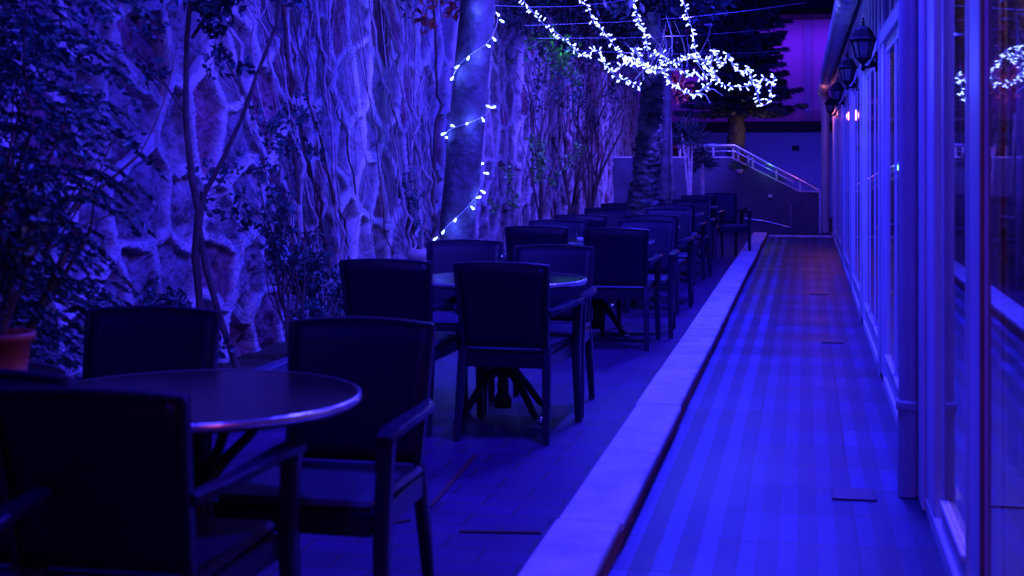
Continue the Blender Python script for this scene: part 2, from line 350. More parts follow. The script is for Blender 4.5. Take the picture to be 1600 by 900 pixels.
H = (1-rid)*(.012*bulge+rough*(.6+1.5*cid)-.016*crack)+rid*(.056-.018*groove+.004*vnoise(U, V, .03, 11))+.05*vnoise(U, V, 1.6, 13)
nx, nz = U.shape
verts = np.stack([WX+H, U, V], -1).reshape(-1, 3)
idx = np.arange(nx*nz).reshape(nx, nz)
faces = np.stack([idx[:-1, :-1], idx[1:, :-1], idx[1:, 1:], idx[:-1, 1:]], -1).reshape(-1, 4)
me = bpy.data.meshes.new('stone_face'); me.vertices.add(len(verts)); me.vertices.foreach_set('co', verts.ravel().astype(np.float32))
me.loops.add(faces.size); me.loops.foreach_set('vertex_index', faces.ravel().astype(np.int32)); me.polygons.add(len(faces))
me.polygons.foreach_set('loop_start', np.arange(0, faces.size, 4, dtype=np.int32)); me.polygons.foreach_set('loop_total', np.full(len(faces), 4, dtype=np.int32))
me.polygons.foreach_set('use_smooth', np.ones(len(faces), bool)); me.update(calc_edges=True)
at = me.color_attributes.new('stone', 'FLOAT_COLOR', 'POINT')
stone = np.zeros((nx, nz, 4)); stone[..., 3] = 1
base = np.stack([.17+.14*cid, .14+.12*cid, .16+.12*cid], -1)
redm = ((cid*7.3) % 1 > .74)[..., None]
base = np.where(redm, np.array([.25, .10, .14]), base)*(1+.35*vnoise(U, V, .15, 20)+.2*vnoise(U, V, .05, 21))[..., None]
mort = np.array([.62, .57, .58])*(1+.12*vnoise(U, V, .1, 22))[..., None]
stone[..., :3] = np.clip(base*(1-rid[..., None])+mort*rid[..., None], .02, .8)
damp = np.clip(.5+vnoise(U, V, .8, 30), 0.15, 1)[..., None]; stone[..., :3] *= .6+.4*damp
at.data.foreach_set('color', stone.reshape(-1).astype(np.float32))
m = bpy.data.materials.new('stone_masonry'); m.use_nodes = True; nt = m.node_tree; b = nt.nodes['Principled BSDF']; b.inputs['Roughness'].default_value = .68
ca = nt.nodes.new('ShaderNodeVertexColor'); ca.layer_name = 'stone'; nt.links.new(ca.outputs[0], b.inputs['Base Color'])
tc = nt.nodes.new('ShaderNodeTexCoord'); n2 = nt.nodes.new('ShaderNodeTexNoise'); n2.inputs['Scale'].default_value = 35; n2.inputs['Detail'].default_value = 8; nt.links.new(tc.outputs['Object'], n2.inputs['Vector'])
bp = nt.nodes.new('ShaderNodeBump'); bp.inputs['Strength'].default_value = .9; bp.inputs['Distance'].default_value = .022; nt.links.new(n2.outputs['Fac'], bp.inputs['Height']); nt.links.new(bp.outputs['Normal'], b.inputs['Normal'])
me.materials.append(m)
wall = empty('stone_wall', (WX, 16, 0)); so = bpy.data.objects.new('stone_face', me); sc.collection.objects.link(so); so.parent = wall; so.location = (-WX, -16, 0)
mb = MB(); mb.box((-.45, Y0-16, 0), (-.08, Y1-16, ZH)); mb.build('wall_core', M['bluewall'], wall)
mb = MB(); mb.box((-.5, Y0-16, ZH), (.10, Y1-16, ZH+.12), ch=.02); mb.build('coping', M['kerb'], wall)
tag(wall, 'long rough stone wall with raised pale pointing beside the row of tables', 'wall')
# low planting bed at its foot
bd = empty('planting_bed', (WX+.25, 16, 0)); mb = MB()
mb.box((.16, -13, 0), (.25, 11.5, .15), ch=.01); mb.build('bed_edge', M['darkwall'], bd)
mb = MB(); mb.box((-.22, -13, 0), (.158, 11.5, .12)); mb.build('soil', M['soil'], bd)
tag(bd, 'low edged strip of soil along the foot of the stone wall', 'planting bed')
# ------------------------------------------------------------------ cafe building on the right
cafe = empty('cafe_building', (FX, 14, 0))
def cb(name, a, b, m='frame', ch=.006, parent=None):
    q = MB(); q.box((a[0]-FX, a[1]-14, a[2]), (b[0]-FX, b[1]-14, b[2]), ch=ch); o = q.build(name, M[m], parent or cafe); return o
YN, YE = 1.2, 26.2
ZT = 2.10
cb('plinth', (FX-.022, YN, -.01), (FX+.12, YE, .055))
cb('header', (FX-.028, YN, ZT), (FX+.10, YE, ZT+.10))
cb('fascia_panel', (FX+.01, YN, ZT+.10), (FX+.09, YE, 2.62))
cb('top_rail', (FX-.045, YN, 2.62), (FX+.10, YE, 2.72))
cb('eave_board', (FX-.12, YN-1, 2.775), (FX+4.2, YE, 2.81), 'roof')
cb('eave_trim', (FX-.13, YN-1, 2.72), (FX-.10, YE, 2.83))
lant_d = [9.4, 12.9, 17.1, 21.6]
pil = [P(1345, 0, 9.4).y+.12]
pil = [YF(1376, FX-.02), YF(1346, FX-.02), YF(1328.5, FX-.02), YF(1316, FX-.02), 24.6]
pil_w = [.7, .8, .9, 1.0, 1.0]
for y, wv in zip(pil, pil_w):
    cb('pilaster', (FX-.022, y-wv/2, .0), (FX+.06, y+wv/2, 2.62), ch=.012)
    cb('pilaster_strip', (FX-.030, y-.05, .0), (FX-.023, y+.05, 2.60), ch=.004)
# post beside the thick downpipe and the flat members next to it
yp = YF(1424, .43)
cb('corner_post', (FX-.02, YF(1468, FX), 0), (FX+.06, YF(1440, FX), 2.62), ch=.01)
cb('post_strip', (FX-.035, YF(1456, FX), 0), (FX-.021, YF(1448, FX), 2.62), ch=.003)
cb('frame_post', (FX-.014, YF(1530, FX-.014), 0), (FX+.06, YF(1514, FX-.014), 2.62), ch=.01)
cb('wooden_edge', (FX-.014, YF(1533.5, FX-.014), 0), (FX+.05, YF(1530.5, FX-.014), 2.62), 'redwood', ch=.004)
def window(y0, y1, x=0.0, kick=.16, mid=None, z1=ZT, name='window'):
    q = MB(); fw = .05
    X0, X1 = -.006+x, .035+x
    for a, b in ((y0, y0+fw), (y1-fw, y1)): q.box((X0, a-14, .056), (X1, b-14, z1), ch=.006)
    q.box((X0, y0+fw-14, .056), (X1, y1-fw-14, kick), ch=.006); q.box((X0, y0+fw-14, z1-.07), (X1, y1-fw-14, z1), ch=.006)
    q.box((X0-.012, y0+fw-14, kick-.025), (X0, y1-fw-14, kick), ch=.004)
    if mid: q.box((X0+.008, y0+fw-14, mid), (X1, y1-fw-14, mid+.06), ch=.004)
    o = q.build(name, M['frame'], cafe)
    q = MB(); q.box((-.001+x, y0+fw-14, kick), (.005+x, y1-fw-14, z1-.07)); q.build('pane', M['glass'], o)
    return o
window(YF(1514, FX)+.001, YF(1474, FX), kick=.17)
window(YN, YF(1540, FX), kick=.05)
spans = [(YF(1440, FX), pil[0]-pil_w[0]/2)]+[(pil[i]+pil_w[i]/2, pil[i+1]-pil_w[i+1]/2) for i in range(4)]+[(pil[4]+pil_w[4]/2, YE)]
for a, b in spans:
    a += .004; b -= .004; n = max(1, round((b-a)/.95))
    for i in range(n): window(a+(b-a)*i/n+.003, a+(b-a)*(i+1)/n-.003, mid=None, kick=.2)
# transom lights above the header
y = YN+.1
while y < YE-.5:
    q = MB(); q.box((-.004, y-14, ZT+.14), (.009, y-14+.04, 2.60), ch=.003); q.build('transom_bar', M['frame'], cafe); y += .48
# body of the building behind the glazing: floor, back wall, ceiling, curtains
cb('interior_floor', (FX+.13, YN-1, -.01), (FX+4.2, YE, .03), 'dark', 0)
cb('back_wall', (FX+4.2, YN-1, 0), (FX+4.35, YE, 2.77), 'bluewall', 0)
cb('ceiling', (FX+.11, YN-1, 2.66), (FX+4.2, YE, 2.70), 'bluewall', 0)
cb('end_wall', (FX+.07, YE+.003, 0), (FX+4.2, YE+.15, 2.77), 'bluewall', 0)
for (ya, yb) in ((5.25, 5.75), (7.15, 7.75), (9.8, 10.3), (13.6, 14.2)):
    q = MB(); n = 26; vs = []; 
    for i in range(n+1):
        y = ya+(yb-ya)*i/n; x = .30+.03*math.sin(i*1.9)+.01*math.sin(i*.7)
        vs += [(x, y-14, .25), (x*.97, y-14, 2.5)]
    fs = [(2*i, 2*i+2, 2*i+3, 2*i+1) for i in range(n)]; q.add(vs, fs, True); o = q.build('curtain', M['curtain'], cafe)
    sm = o.modifiers.new('thickness', 'SOLIDIFY'); sm.thickness = .006
cb('interior_beam', (FX+1.2, YN, 1.95), (FX+1.3, YE, 2.12), 'white')
lamp('POINT', 'interior_fill_light', (FX+1.6, 5.2, 2.3), 90, (.75, .45, 1), .1)  # unseen light added to brighten the room behind the glass
# gutter with ribs, and its elbow and downpipe at the far end
GX, GZ = .325, 2.66
q = MB(); pts = []; rad = []; y = 2.5
while y < 26.2:
    pts += [(GX-FX, y-14, GZ), (GX-FX, y+.33-14, GZ), (GX-FX, y+.335-14, GZ), (GX-FX, y+.365-14, GZ), (GX-FX, y+.37-14, GZ)]; rad += [.080, .080, .092, .092, .080]; y += .42
q.tube(pts, rad, 20); q.build('gutter', M['gutter'], cafe)
q = MB(); q.tube([(GX-FX, 26.2-14, GZ), (GX-FX, 26.45-14, GZ-.02), (GX-FX+.0, 26.6-14, GZ-.12), (GX-FX+.03, 26.6-14, GZ-.3), (GX-FX+.04, 26.55-14, GZ-.5), (GX-FX+.04, 26.55-14, .02)], [.1, .1, .1, .09, .075, .075], 14); q.build('far_downpipe', M['pipe'], cafe)
tag(cafe, 'pale painted cafe front of tall glazed bays with a ribbed gutter beside the walkway', 'building')
# thick round downpipe near the camera
dp = empty('downpipe', (.418, yp, 0)); q = MB(); q.lathe([(.043, 0), (.043, .365)], 28); q.lathe([(.040, .365), (.040, 2.44)], 28); q.build('pipe', M['pipe'], dp)
q = MB(); q.lathe([(.041, .355), (.050, .355), (.051, .365), (.051, .385), (.050, .395), (.041, .395)], 28); q.build('coupling', M['pipe'], dp); q = MB(); q.lathe([(.041, 2.42), (.052, 2.43), (.052, 2.5), (.041, 2.51)], 28); q.build('coupling', M['pipe'], dp)
q = MB(); q.tube([(0, 0, 2.44), (0, 0, 2.6), (-.03, 0, 2.66)], .042, 20); q.build('elbow', M['pipe'], dp)
tag(dp, 'thick round painted downpipe rising from the walkway in front of the cafe', 'pipe')
# ------------------------------------------------------------------ wall lanterns
def make_lantern():
    e = empty('wall_lantern')                        # origin on the wall, lantern body out along -x
    cx = -.100
    q = MB(); q.lathe([(.001, .30), (.012, .297), (.012, .285), (.035, .276), (.058, .255), (.072, .225), (.088, .192), (.105, .182), (.105, .172), (.001, .170)], 6, (cx, 0, 0), False); q.sphere((cx, 0, .31), .012); q.sphere((cx, 0, .335), .008, sc3=(1, 1, 1.6)); q.build('roof_cap', M['black'], e)
    q = MB(); 
    for k in range(6):
        a = k*math.pi/3; q.tube([(cx+.086*math.cos(a), .086*math.sin(a), .17), (cx+.052*math.cos(a), .052*math.sin(a), .035)], .005, 5)
    q.lathe([(.088, .172), (.088, .160), (.080, .160)], 6, (cx, 0, 0), False); q.build('cage', M['black'], e)
    q = MB(); q.lathe([(.081, .165), (.048, .037)], 6, (cx, 0, 0), False); q.build('pane', M['frost'], e)
    q = MB(); q.lathe([(.001, .04), (.056, .038), (.05, .025), (.036, .012), (.03, 0), (.014, -.01), (.014, -.035), (.02, -.045), (.012, -.06), (.001, -.066)], 10, (cx, 0, 0)); q.build('base_cup', M['black'], e)
    q = MB(); q.lathe([(.012, .036), (.014, .08), (.001, .085)], 8, (cx, 0, 0)); q.build('lamp_holder', M['black'], e)
    q = MB(); q.tube([(cx, 0, -.03), (cx+.03, 0, -.035), (cx+.06, 0, -.025), (-.012, 0, -.005)], [.009, .010, .014, .03], 8)
    q.tube([(cx+.04, 0, -.035), (cx+.06, 0, .01), (-.012, 0, .055)], .006, 6); q.build('bracket', M['black'], e)
    q = MB(); q.box((-.014, -.028, -.075), (0, .028, .085), ch=.006); q.build('wall_plate', M['black'], e)
    return e
M['frost'] = mat('lantern_glass', (.22, .22, .26), .25, spec=.6)
fm = M['frost'].node_tree.nodes['Principled BSDF']; fm.inputs['Transmission Weight'].default_value = .55
lan = make_lantern()
txt = ['nearest and largest black wall lantern, mounted on the cafe front by the thick downpipe', 'second black wall lantern from the camera on the cafe front', 'third black wall lantern from the camera, overlapped by the last one', 'farthest black wall lantern, at the end of the gutter']
for i, (d, px, py) in enumerate(((9.4, 1345, 30), (12.9, 1322, 82), (17.1, 1306.5, 122), (21.6, 1296.5, 148))):
    o = lan if i == 0 else copy_tree(lan)
    p = P(px, py, d); s = .86; o.scale = (.9, .9, s)
    o.location = (FX-.024, p.y, p.z-.335*s)
    tag(o, txt[i], 'lantern', 'black lanterns along the cafe front')
# ------------------------------------------------------------------ chairs
def make_chair():
    e = empty('wicker_armchair')                     # faces -y; back at +y; origin under the seat
    # backrest: a slightly curved, reclined, tapering woven panel
    q = MB(); nx_, nz_ = 12, 8; vs = []
    for s_ in (0, 1):
        for j in range(nz_+1):
            t = j/nz_; z = .455+.405*t; hw = .205+.022*t
            for i in range(nx_+1):
                u = -1+2*i/nx_; yb = .235+.085*t-.012*math.sin(t*math.pi) + .03*(1-u*u)*t
                vs.append((u*hw, yb+(.0 if s_ == 0 else .022), z+.010*(1-u*u)*t))
    n1 = (nx_+1)*(nz_+1); fs = []
    for s_ in (0, 1):
        for j in range(nz_):
            for i in range(nx_):
                a = s_*n1+j*(nx_+1)+i; fs.append((a, a+1, a+nx_+2, a+nx_+1))
    for i in range(nx_):
        fs.append((i, i+1, n1+i+1, n1+i)); a = nz_*(nx_+1)+i; fs.append((a, a+1, n1+a+1, n1+a))
    for j in range(nz_):
        a = j*(nx_+1); fs.append((a, a+nx_+1, n1+a+nx_+1, n1+a)); a += nx_; fs.append((a, a+nx_+1, n1+a+nx_+1, n1+a))
    q.add(vs, fs, True); bk = q.build('backrest', M['wicker'], e)
    q = MB()
    pts = []
    for i in range(13):
        u = -1+2*i/12; pts.append((u*.235, .331+.03*(1-u*u), .868+.012*(1-u*u)))
    q.bar(pts, .028, .016)
    for s_ in (-1, 1): q.bar([(s_*.212, .245, .45), (s_*.222, .29, .66), (s_*.232, .331, .868)], .02, .034, up=(0, 1, 0))
    q.build('back_frame', M['chairframe'], e)
    q = MB(); q.box((-.235, -.255, .425), (.235, .235, .452), ch=.012); q.build('seat', M['seatpad'], e)
    q = MB(); q.bar([(-.225, -.245, .39), (.225, -.245, .39)], .025, .07); q.bar([(-.215, .245, .39), (.215, .245, .39)], .025, .07)
    for s_ in (-1, 1): q.bar([(s_*.24, -.23, .39), (s_*.218, .235, .39)], .025, .07)
    q.build('seat_rail', M['chairframe'], e)
    for s_ in (-1, 1):
        q = MB(); q.bar([(s_*.268, -.30, .0), (s_*.262, -.265, .38), (s_*.268, -.262, .52), (s_*.272, -.265, .628)], [.034, .046, .044, .05], [.03, .052, .048, .06], up=(0, 1, 0)); q.build('leg', M['chairframe'], e)
        q = MB(); q.bar([(s_*.225, .335, .0), (s_*.215, .262, .37), (s_*.213, .246, .452)], [.032, .044, .036], [.03, .05, .04], up=(0, 1, 0)); q.build('leg', M['chairframe'], e)
        q = MB(); q.bar([(s_*.228, .288, .632), (s_*.255, .20, .640), (s_*.275, .05, .648), (s_*.283, -.12, .652), (s_*.280, -.25, .645), (s_*.278, -.30, .632)], [.036, .044, .05, .056, .06, .05], [.03, .028, .026, .026, .028, .024]); q.build('armrest', M['chairframe'], e)
    return e
chair0 = make_chair(); used = [False]
def place_chair(px, ytop, facing, label, rz=0, d=None):
    """px = photo column of the middle of the backrest top, ytop = its row"""
    d = d or (CH-.88)*FPX/(ytop-VY); p = P(px, ytop, d)
    o = copy_tree(chair0) if used[0] else chair0; used[0] = True
    a = (0 if facing == 'cam' else math.pi)+rz
    off = Matrix.Rotation(a, 3, 'Z') @ Vector((0, .345, 0))
    o.location = (p.x-off.x, p.y-off.y, 0); o.rotation_euler = (0, 0, a)
    tag(o, label, 'chair', 'dark wicker armchairs at the terrace tables'); return o
ordn = ['nearest', 'second', 'third', 'fourth', 'fifth', 'farthest']
chairs = [
 (0, 130, 610, 'away', 'R', 0), (0, 242, 482, 'cam', 'L', .02), (0, 568, 500, 'cam', 'R', -.02),
 (1, 601, 406, 'away', 'L', 0), (1, 782, 411, 'away', 'R', 0), (1, 866, 384, 'cam', 'R', -.03), (1, 727, 376, 'cam', 'L', .05),
 (2, 838, 354, 'away', 'L', 0), (2, 962, 357, 'away', 'R', 0.02), (2, 1010, 344, 'cam', 'R', 0), (2, 872, 344, 'cam', 'L', -.04),
 (3, 907, 336, 'away', 'L', 0), (3, 1018, 336, 'away', 'R', -.02), (3, 1044, 326, 'cam', 'R', .03), (3, 950, 325, 'cam', 'L', 0),
 (4, 972, 318, 'away', 'L', 0), (4, 1052, 319, 'away', 'R', 0), (4, 1080, 311, 'cam', 'R', 0), (4, 1010, 311, 'cam', 'L', 0),
 (5, 1092, 305, 'away', 'R', 0), (5, 1125, 302, 'cam', 'R', .3)]
for (t, px, yt, fc, sd, rz) in chairs:
    side = 'left' if sd == 'L' else 'right'
    lb = ('armchair with its back to the camera, %s of two at the %s table' if fc == 'away' else 'armchair facing the camera, on the %s behind the %s table') % (side, ordn[t])
    if t == 0 and fc == 'away': lb = 'nearest dark wicker armchair, its broad back filling the bottom left corner'
    if t == 5: lb = 'dark wicker armchair with its back to the camera at the farthest table' if fc == 'away' else 'farthest dark wicker armchair, turned slightly before the stair wall'
    place_chair(px, yt, fc, lb, rz+random.uniform(-.03, .03))
o = copy_tree(chair0); o.rotation_euler = (0, 0, R(6)); pz = P(38, 740, 3.02); o.location = (pz.x-.28-.02, pz.y+.30-.3, 0.0)
tag(o, 'dark wicker armchair cut off by the left edge, only its arm in view', 'chair', 'dark wicker armchairs at the terrace tables')
# ------------------------------------------------------------------ tables
def make_table():
    e = empty('round_table')
    q = MB(); q.lathe([(.001, .722), (.485, .722), (.492, .728), (.492, .744), (.486, .75), (.001, .75)], 64, smooth=False); q.build('tabletop', M['tabletop'], e)
    q = MB(); q.lathe([(.488, .730), (.500, .732), (.502, .741), (.500, .749), (.493, .7525), (.487, .7515)], 72); q.build('rim', M['rim'], e)
    q = MB(); q.lathe([(.001, .06), (.05, .06), (.055, .1), (.034, .14), (.03, .36), (.045, .4), (.03, .44), (.03, .70), (.08, .72), (.001, .72)], 16); q.build('column', M['iron'], e)
    for k in range(4):
        a = k*math.pi/2+math.pi/4; c, s_ = math.cos(a), math.sin(a)
        q = MB(); q.tube([(r*c, r*s_, z) for r, z in ((.03, .50), (.09, .56), (.17, .62), (.24, .70), (.27, .72))], [.02, .018, .016, .016, .018], 8); q.build('top_arm', M['iron'], e)
        q = MB(); q.tube([(r*c, r*s_, z) for r, z in ((.03, .26), (.10, .24), (.20, .15), (.28, .065), (.33, .035))], [.026, .026, .022, .02, .018], 8)
        lg = q.build('foot', M['iron'], e)
        q = MB(); q.sphere((.345*c, .345*s_, .028), .026, 14); q.build('foot_cap', M['chrome'], lg)
    return e
M['rim'] = mat('table_rim_metal', (.9, .9, .95), .2, metal=.85, bump=.15, bscale=40)
tab = make_table(); tc_ = []
for i, (px, py) in enumerate(((553, 625), (916, 437), (1022, 376), (1062, 354), (1099, 333), (1121, 322))):
    d = .65*FPX/(py-VY); p = P(px, py, d); o = tab if i == 0 else copy_tree(tab); o.scale = (.9, .9, 1); o.location = (p.x-.45, p.y, 0); o.rotation_euler = (0, 0, .1*i); tc_.append(o.location.copy())
    tag(o, 'round dark metal-rimmed table, %s of the row%s' % (ordn[i], ', beside an empty chair arm' if False else (', with a small glass on it' if i in (1, 2) else '')), 'table', 'round tables along the terrace')
o = copy_tree(tab); o.location = (tc_[0].x-.915, tc_[0].y+.04, 0); o.rotation_euler = (0, 0, .4)
tag(o, 'round dark metal-rimmed table cut off by the left edge, carrying the terracotta pot', 'table', 'round tables along the terrace')
for i, (px, py, h, dd) in enumerate(((783, 400, .125, 7.65), (907, 366, .075, 10.75))):
    p = P(px, py, dd); g_ = empty('glass_tumbler', (p.x, p.y, .7525)); q = MB(); r = .035 if i else .03
    q.lathe([(.001, 0), (r*.8, 0), (r, h), (r-.003, h), (r*.8-.003, .008), (.001, .008)], 20); q.build('glass_body', M['thinglass'], g_)
    q = MB(); q.lathe([(.001, .009), (r*.77, .009), (r*.82, h*.5), (.001, h*.5)], 16); q.build('candle', M['white'], g_)
    tag(g_, ['tall clear glass on the second nearest table', 'short clear glass on the third nearest table'][i], 'glass', 'glasses on the tables')
# ------------------------------------------------------------------ foliage helpers
def leaf_mesh(name, centres, size, mat_, parent, elong=2.2, droop=.0, jitter=.35, seed=1, dirs=None):
    r = np.random.default_rng(seed); c = np.asarray(centres, float); n = len(c)
    a = r.normal(size=(n, 3)) if dirs is None else np.asarray(dirs)+r.normal(size=(n, 3))*.35
    a[:, 2] -= droop; a /= np.linalg.norm(a, axis=1)[:, None]+1e-9
    b = np.cross(a, r.normal(size=(n, 3))); b /= np.linalg.norm(b, axis=1)[:, None]+1e-9
    nn = np.cross(a, b); L = size*(1+jitter*r.uniform(-1, 1, n))[:, None]; W = L/elong
    v = np.stack([c-a*L*.5, c-b*W*.5+nn*W*.15, c+a*L*.5, c+b*W*.5+nn*W*.15], 1).reshape(-1, 3)
    me = bpy.data.meshes.new(name); me.vertices.add(4*n); me.vertices.foreach_set('co', v.ravel().astype(np.float32))
    # two triangles folded on the midrib
    t = np.arange(n)[:, None]*4+np.array([[0, 1, 2, 0, 2, 3]]); me.loops.add(6*n); me.loops.foreach_set('vertex_index', t.ravel().astype(np.int32))
    me.polygons.add(2*n); me.polygons.foreach_set('loop_start', np.arange(0, 6*n, 3, dtype=np.int32)); me.polygons.foreach_set('loop_total', np.full(2*n, 3, dtype=np.int32))
    me.update(calc_edges=True); me.materials.append(mat_); o = bpy.data.objects.new(name, me); sc.collection.objects.link(o); o.parent = parent; return o
def clumps(cs, rad, per, seed, flat=1.0):
    r = np.random.default_rng(seed); out = []
    for c in cs:
        k = r.normal(size=(per, 3)); k /= np.linalg.norm(k, axis=1)[:, None]; k *= (r.uniform(0, 1, per)**.45)[:, None]*rad*r.uniform(.6, 1.3); k[:, 2] *= flat
        out.append(np.asarray(c)+k)
    return np.concatenate(out)
def branchy(base, top, n, spread, seed, r0=.02, levels=2, mb=None, wig=.08):
    """stems growing from base towards top; returns tip points"""
    r = random.Random(seed); mb_ = mb or MB(); tips = []
    def grow(p, d, L, rad, lev):
        pts = [p.copy()]; q = p.copy(); dd = d.copy(); m_ = 6; rr = [rad]
        for i in range(m_):
            dd = (dd+Vector((r.uniform(-1, 1), r.uniform(-1, 1), r.uniform(-.6, .6)))*wig*2.2).normalized(); q = q+dd*L/m_; pts.append(q.copy()); rr.append(rad*(1-.5*(i+1)/m_))
        mb_.tube(pts, rr, 7 if rad > .012 else 5)
        if lev == 0: tips.extend(pts[2:]); return
        for k in range(r.choice((2, 3, 3))):
            i = r.randint(2, m_); nd = (dd+Vector((r.uniform(-1, 1), r.uniform(-1, 1), r.uniform(-.3, .8)))*spread).normalized()
            grow(pts[i], nd, L*r.uniform(.5, .8), rr[i]*.65, lev-1)
    for k in range(n):
        d = (Vector(top)-Vector(base)); L = d.length*r.uniform(.55, .8); d = (d.normalized()+Vector((r.uniform(-1, 1), r.uniform(-1, 1), 0))*spread*.35).normalized()
        grow(Vector(base), d, L, r0*r.uniform(.7, 1.1), levels)
    return mb_, tips
# ------------------------------------------------------------------ big lit trunk (with string) and the other trees
def trunk(name, pix, mat_, label, group=None, seg=40, nr=22, bump=.012, seed=3, rings=False, part='trunk'):
    """pix: list of (x_left, x_right, y, depth); real trunk built at that depth with round section"""
    e = empty(name); r = np.random.default_rng(seed); pts = []; rad = []
    for (xl, xr, y, d) in pix:
        p = P((xl+xr)/2, y, d); pts.append(p); rad.append((xr-xl)/2/FPX*d)
    base = Vector((pts[0].x, pts[0].y, 0)); e.location = base
    P_, R_ = [], []
    for i in range(len(pts)-1):
        for k in range(seg//(len(pts)-1)):
            t = k/(seg//(len(pts)-1)); P_.append(pts[i].lerp(pts[i+1], t)); R_.append(rad[i]*(1-t)+rad[i+1]*t)
    P_.append(pts[-1]); R_.append(rad[-1]); vs = []; n = nr
    for i, p in enumerate(P_):
        for k in range(n):
            a = 2*math.pi*k/n; rr = R_[i]*(1+r.normal()*bump*1.5+.05*math.sin(3*a+i*.25)+(.03 if rings and i % 3 == 0 else 0))
            vs.append((p.x+rr*math.cos(a)-base.x, p.y+rr*math.sin(a)-base.y, p.z))
    fs = [(i*n+k, i*n+(k+1) % n, (i+1)*n+(k+1) % n, (i+1)*n+k) for i in range(len(P_)-1) for k in range(n)]
    q = MB(); q.add(vs, fs, True); q.build(part, mat_, e); return e, P_, R_, base
D1 = 11.6
y1b = VY+CH*FPX/D1
t1, TP, TR, tb = trunk('leaning_tree', [(654, 716, y1b, D1), (681, 735, 400, D1), (695, 751, 270, D1), (707, 762, 150, D1), (719, 773, 20, D1), (728, 782, -120, D1), (738, 788, -330, D1), (748, 798, -700, D1)], M['bark'], '', bump=.008)
tips = []
mbb = MB()
for k in range(5):
    top = Vector((random.uniform(-.9, .7), random.uniform(-.9, .9), 1.1)); _, tp = branchy(Vector(TP[-1])-base0 if False else Vector(TP[-1])-tb-Vector((0, 0, .1)), Vector(TP[-1])-tb+top, 1, .6, 40+k, .06, 2, mbb); tips += tp
mbb.build('limbs', M['bark_dark'], t1)
leaf_mesh('crown', clumps([tuple(t) for t in tips], .22, 60, 5), .09, M['plant'], t1)
tag(t1, 'thick leaning tree with pale bark wound with a string of lights', 'tree')
# ------------------------------------------------------------------ fairy lights
def bulb_mesh(name, mat_, L=.034, r=.0085):
    q = MB(); q.lathe([(.0005, 0), (r*.55, .002), (r*.6, L*.3), (r, L*.55), (r*1.05, L*.8), (r*.6, L*.97), (.0005, L)], 7); o = q.build(name, mat_); me = o.data; bpy.data.objects.remove(o); return me
BM = bulb_mesh('bulb', M['bulb'], .036, .0058); BT = bulb_mesh('bulb', M['bulb_trunk'], .046, .0095)
def string(name, pts, label, spacing, mesh, maxn=96, dbl=1, seed=1, group=None, out=None, scale=1.0, rw=.0028):
    r = random.Random(seed); e = empty(name, pts[0]); o0 = Vector(pts[0])
    # smooth curve through pts
    S = []
    for i in range(len(pts)-1):
        p0, p1, p2, p3 = (Vector(pts[max(i-1, 0)]), Vector(pts[i]), Vector(pts[i+1]), Vector(pts[min(i+2, len(pts)-1)]))
        for k in range(8):
            t = k/8; S.append(.5*((2*p1)+(p2-p0)*t+(2*p0-5*p1+4*p2-p3)*t*t+(3*p1-p0-3*p2+p3)*t**3))
    S.append(Vector(pts[-1])); q = MB(); q.tube([s-o0 for s in S], rw, 5, cap=False); q.build('cable', M['wire'], e)
    L = sum((S[i+1]-S[i]).length for i in range(len(S)-1)); n = int(min(maxn, L/spacing)); acc = 0; j = 0; k = 0
    for i in range(n):
        tgt = (i+.5+r.uniform(-.3, .3))/n*L
        while j < len(S)-2 and acc+(S[j+1]-S[j]).length < tgt: acc += (S[j+1]-S[j]).length; j += 1
        t = (tgt-acc)/max(1e-6, (S[j+1]-S[j]).length); p = S[j].lerp(S[j+1], max(0, min(1, t)))
        b = bpy.data.objects.new('bulb', mesh); off = r.uniform(.0, .022)*scale; sc.collection.objects.link(b); b.parent = e; b.location = p-o0
        if out: dr = (out(p)+Vector((r.uniform(-.5, .5), r.uniform(-.3, .3), r.uniform(-1.2, .5)))*.8)
        else: dr = Vector((r.uniform(-1, 1), r.uniform(-1, 1), r.uniform(-1, .8)))
        b.rotation_euler = dr.to_track_quat('Z', 'X').to_euler(); b.scale = (scale,)*3; b.location = b.location + dr.normalized()*off
    tag(e, label, 'string lights', group); return e
# spiral on the leaning trunk: three visible turns on the camera side
def axis_at(y):
    pts_ = [(685, y1b), (707, 400), (722, 270), (735, 150), (745.5, 20), (755, -120)]
    for (xa, ya), (xb, yb) in zip(pts_, pts_[1:]):
        if yb <= y <= ya: t = (ya-y)/(ya-yb); return xa+(xb-xa)*t
    return 750
def on_trunk(px, py):                                 # point on the camera side of the trunk surface
    zz = CH+(VY-py)/FPX*D1; i = min(range(len(TP)), key=lambda k: abs(TP[k].z-zz)); c = TP[i]; rr = TR[i]*1.06+.008
    p = P(px, py, D1); lat = (p-c); s_ = max(-1, min(1, (lat.x*cC+lat.y*cS)/rr)); dep = math.sqrt(max(0, 1-s_*s_))*rr
    return Vector((c.x+cC*s_*rr+cS*dep, c.y+cS*s_*rr-cC*dep, zz))
def outw(p):
    i = min(range(len(TP)), key=lambda k: abs(TP[k].z-p.z)); v = Vector((p.x-TP[i].x, p.y-TP[i].y, 0)); return v.normalized()
back = Vector((-cS, cC, 0))
def behind(p, q): 
    mid = (p+q)/2; i = min(range(len(TP)), key=lambda k: abs(TP[k].z-mid.z)); c = TP[i]; return Vector((c.x, c.y, mid.z))+back*(TR[i]+.02)
turns = [[(678, 374), (700, 352), (722, 332), (740, 312), (755, 290), (760, 268)], [(698, 210), (712, 200), (735, 192), (755, 182), (772, 170)], [(710, 125), (718, 104), (735, 88), (758, 72), (772, 52), (780, 22)], [(722, -30), (745, -45), (772, -62), (785, -85)]]
wp = []
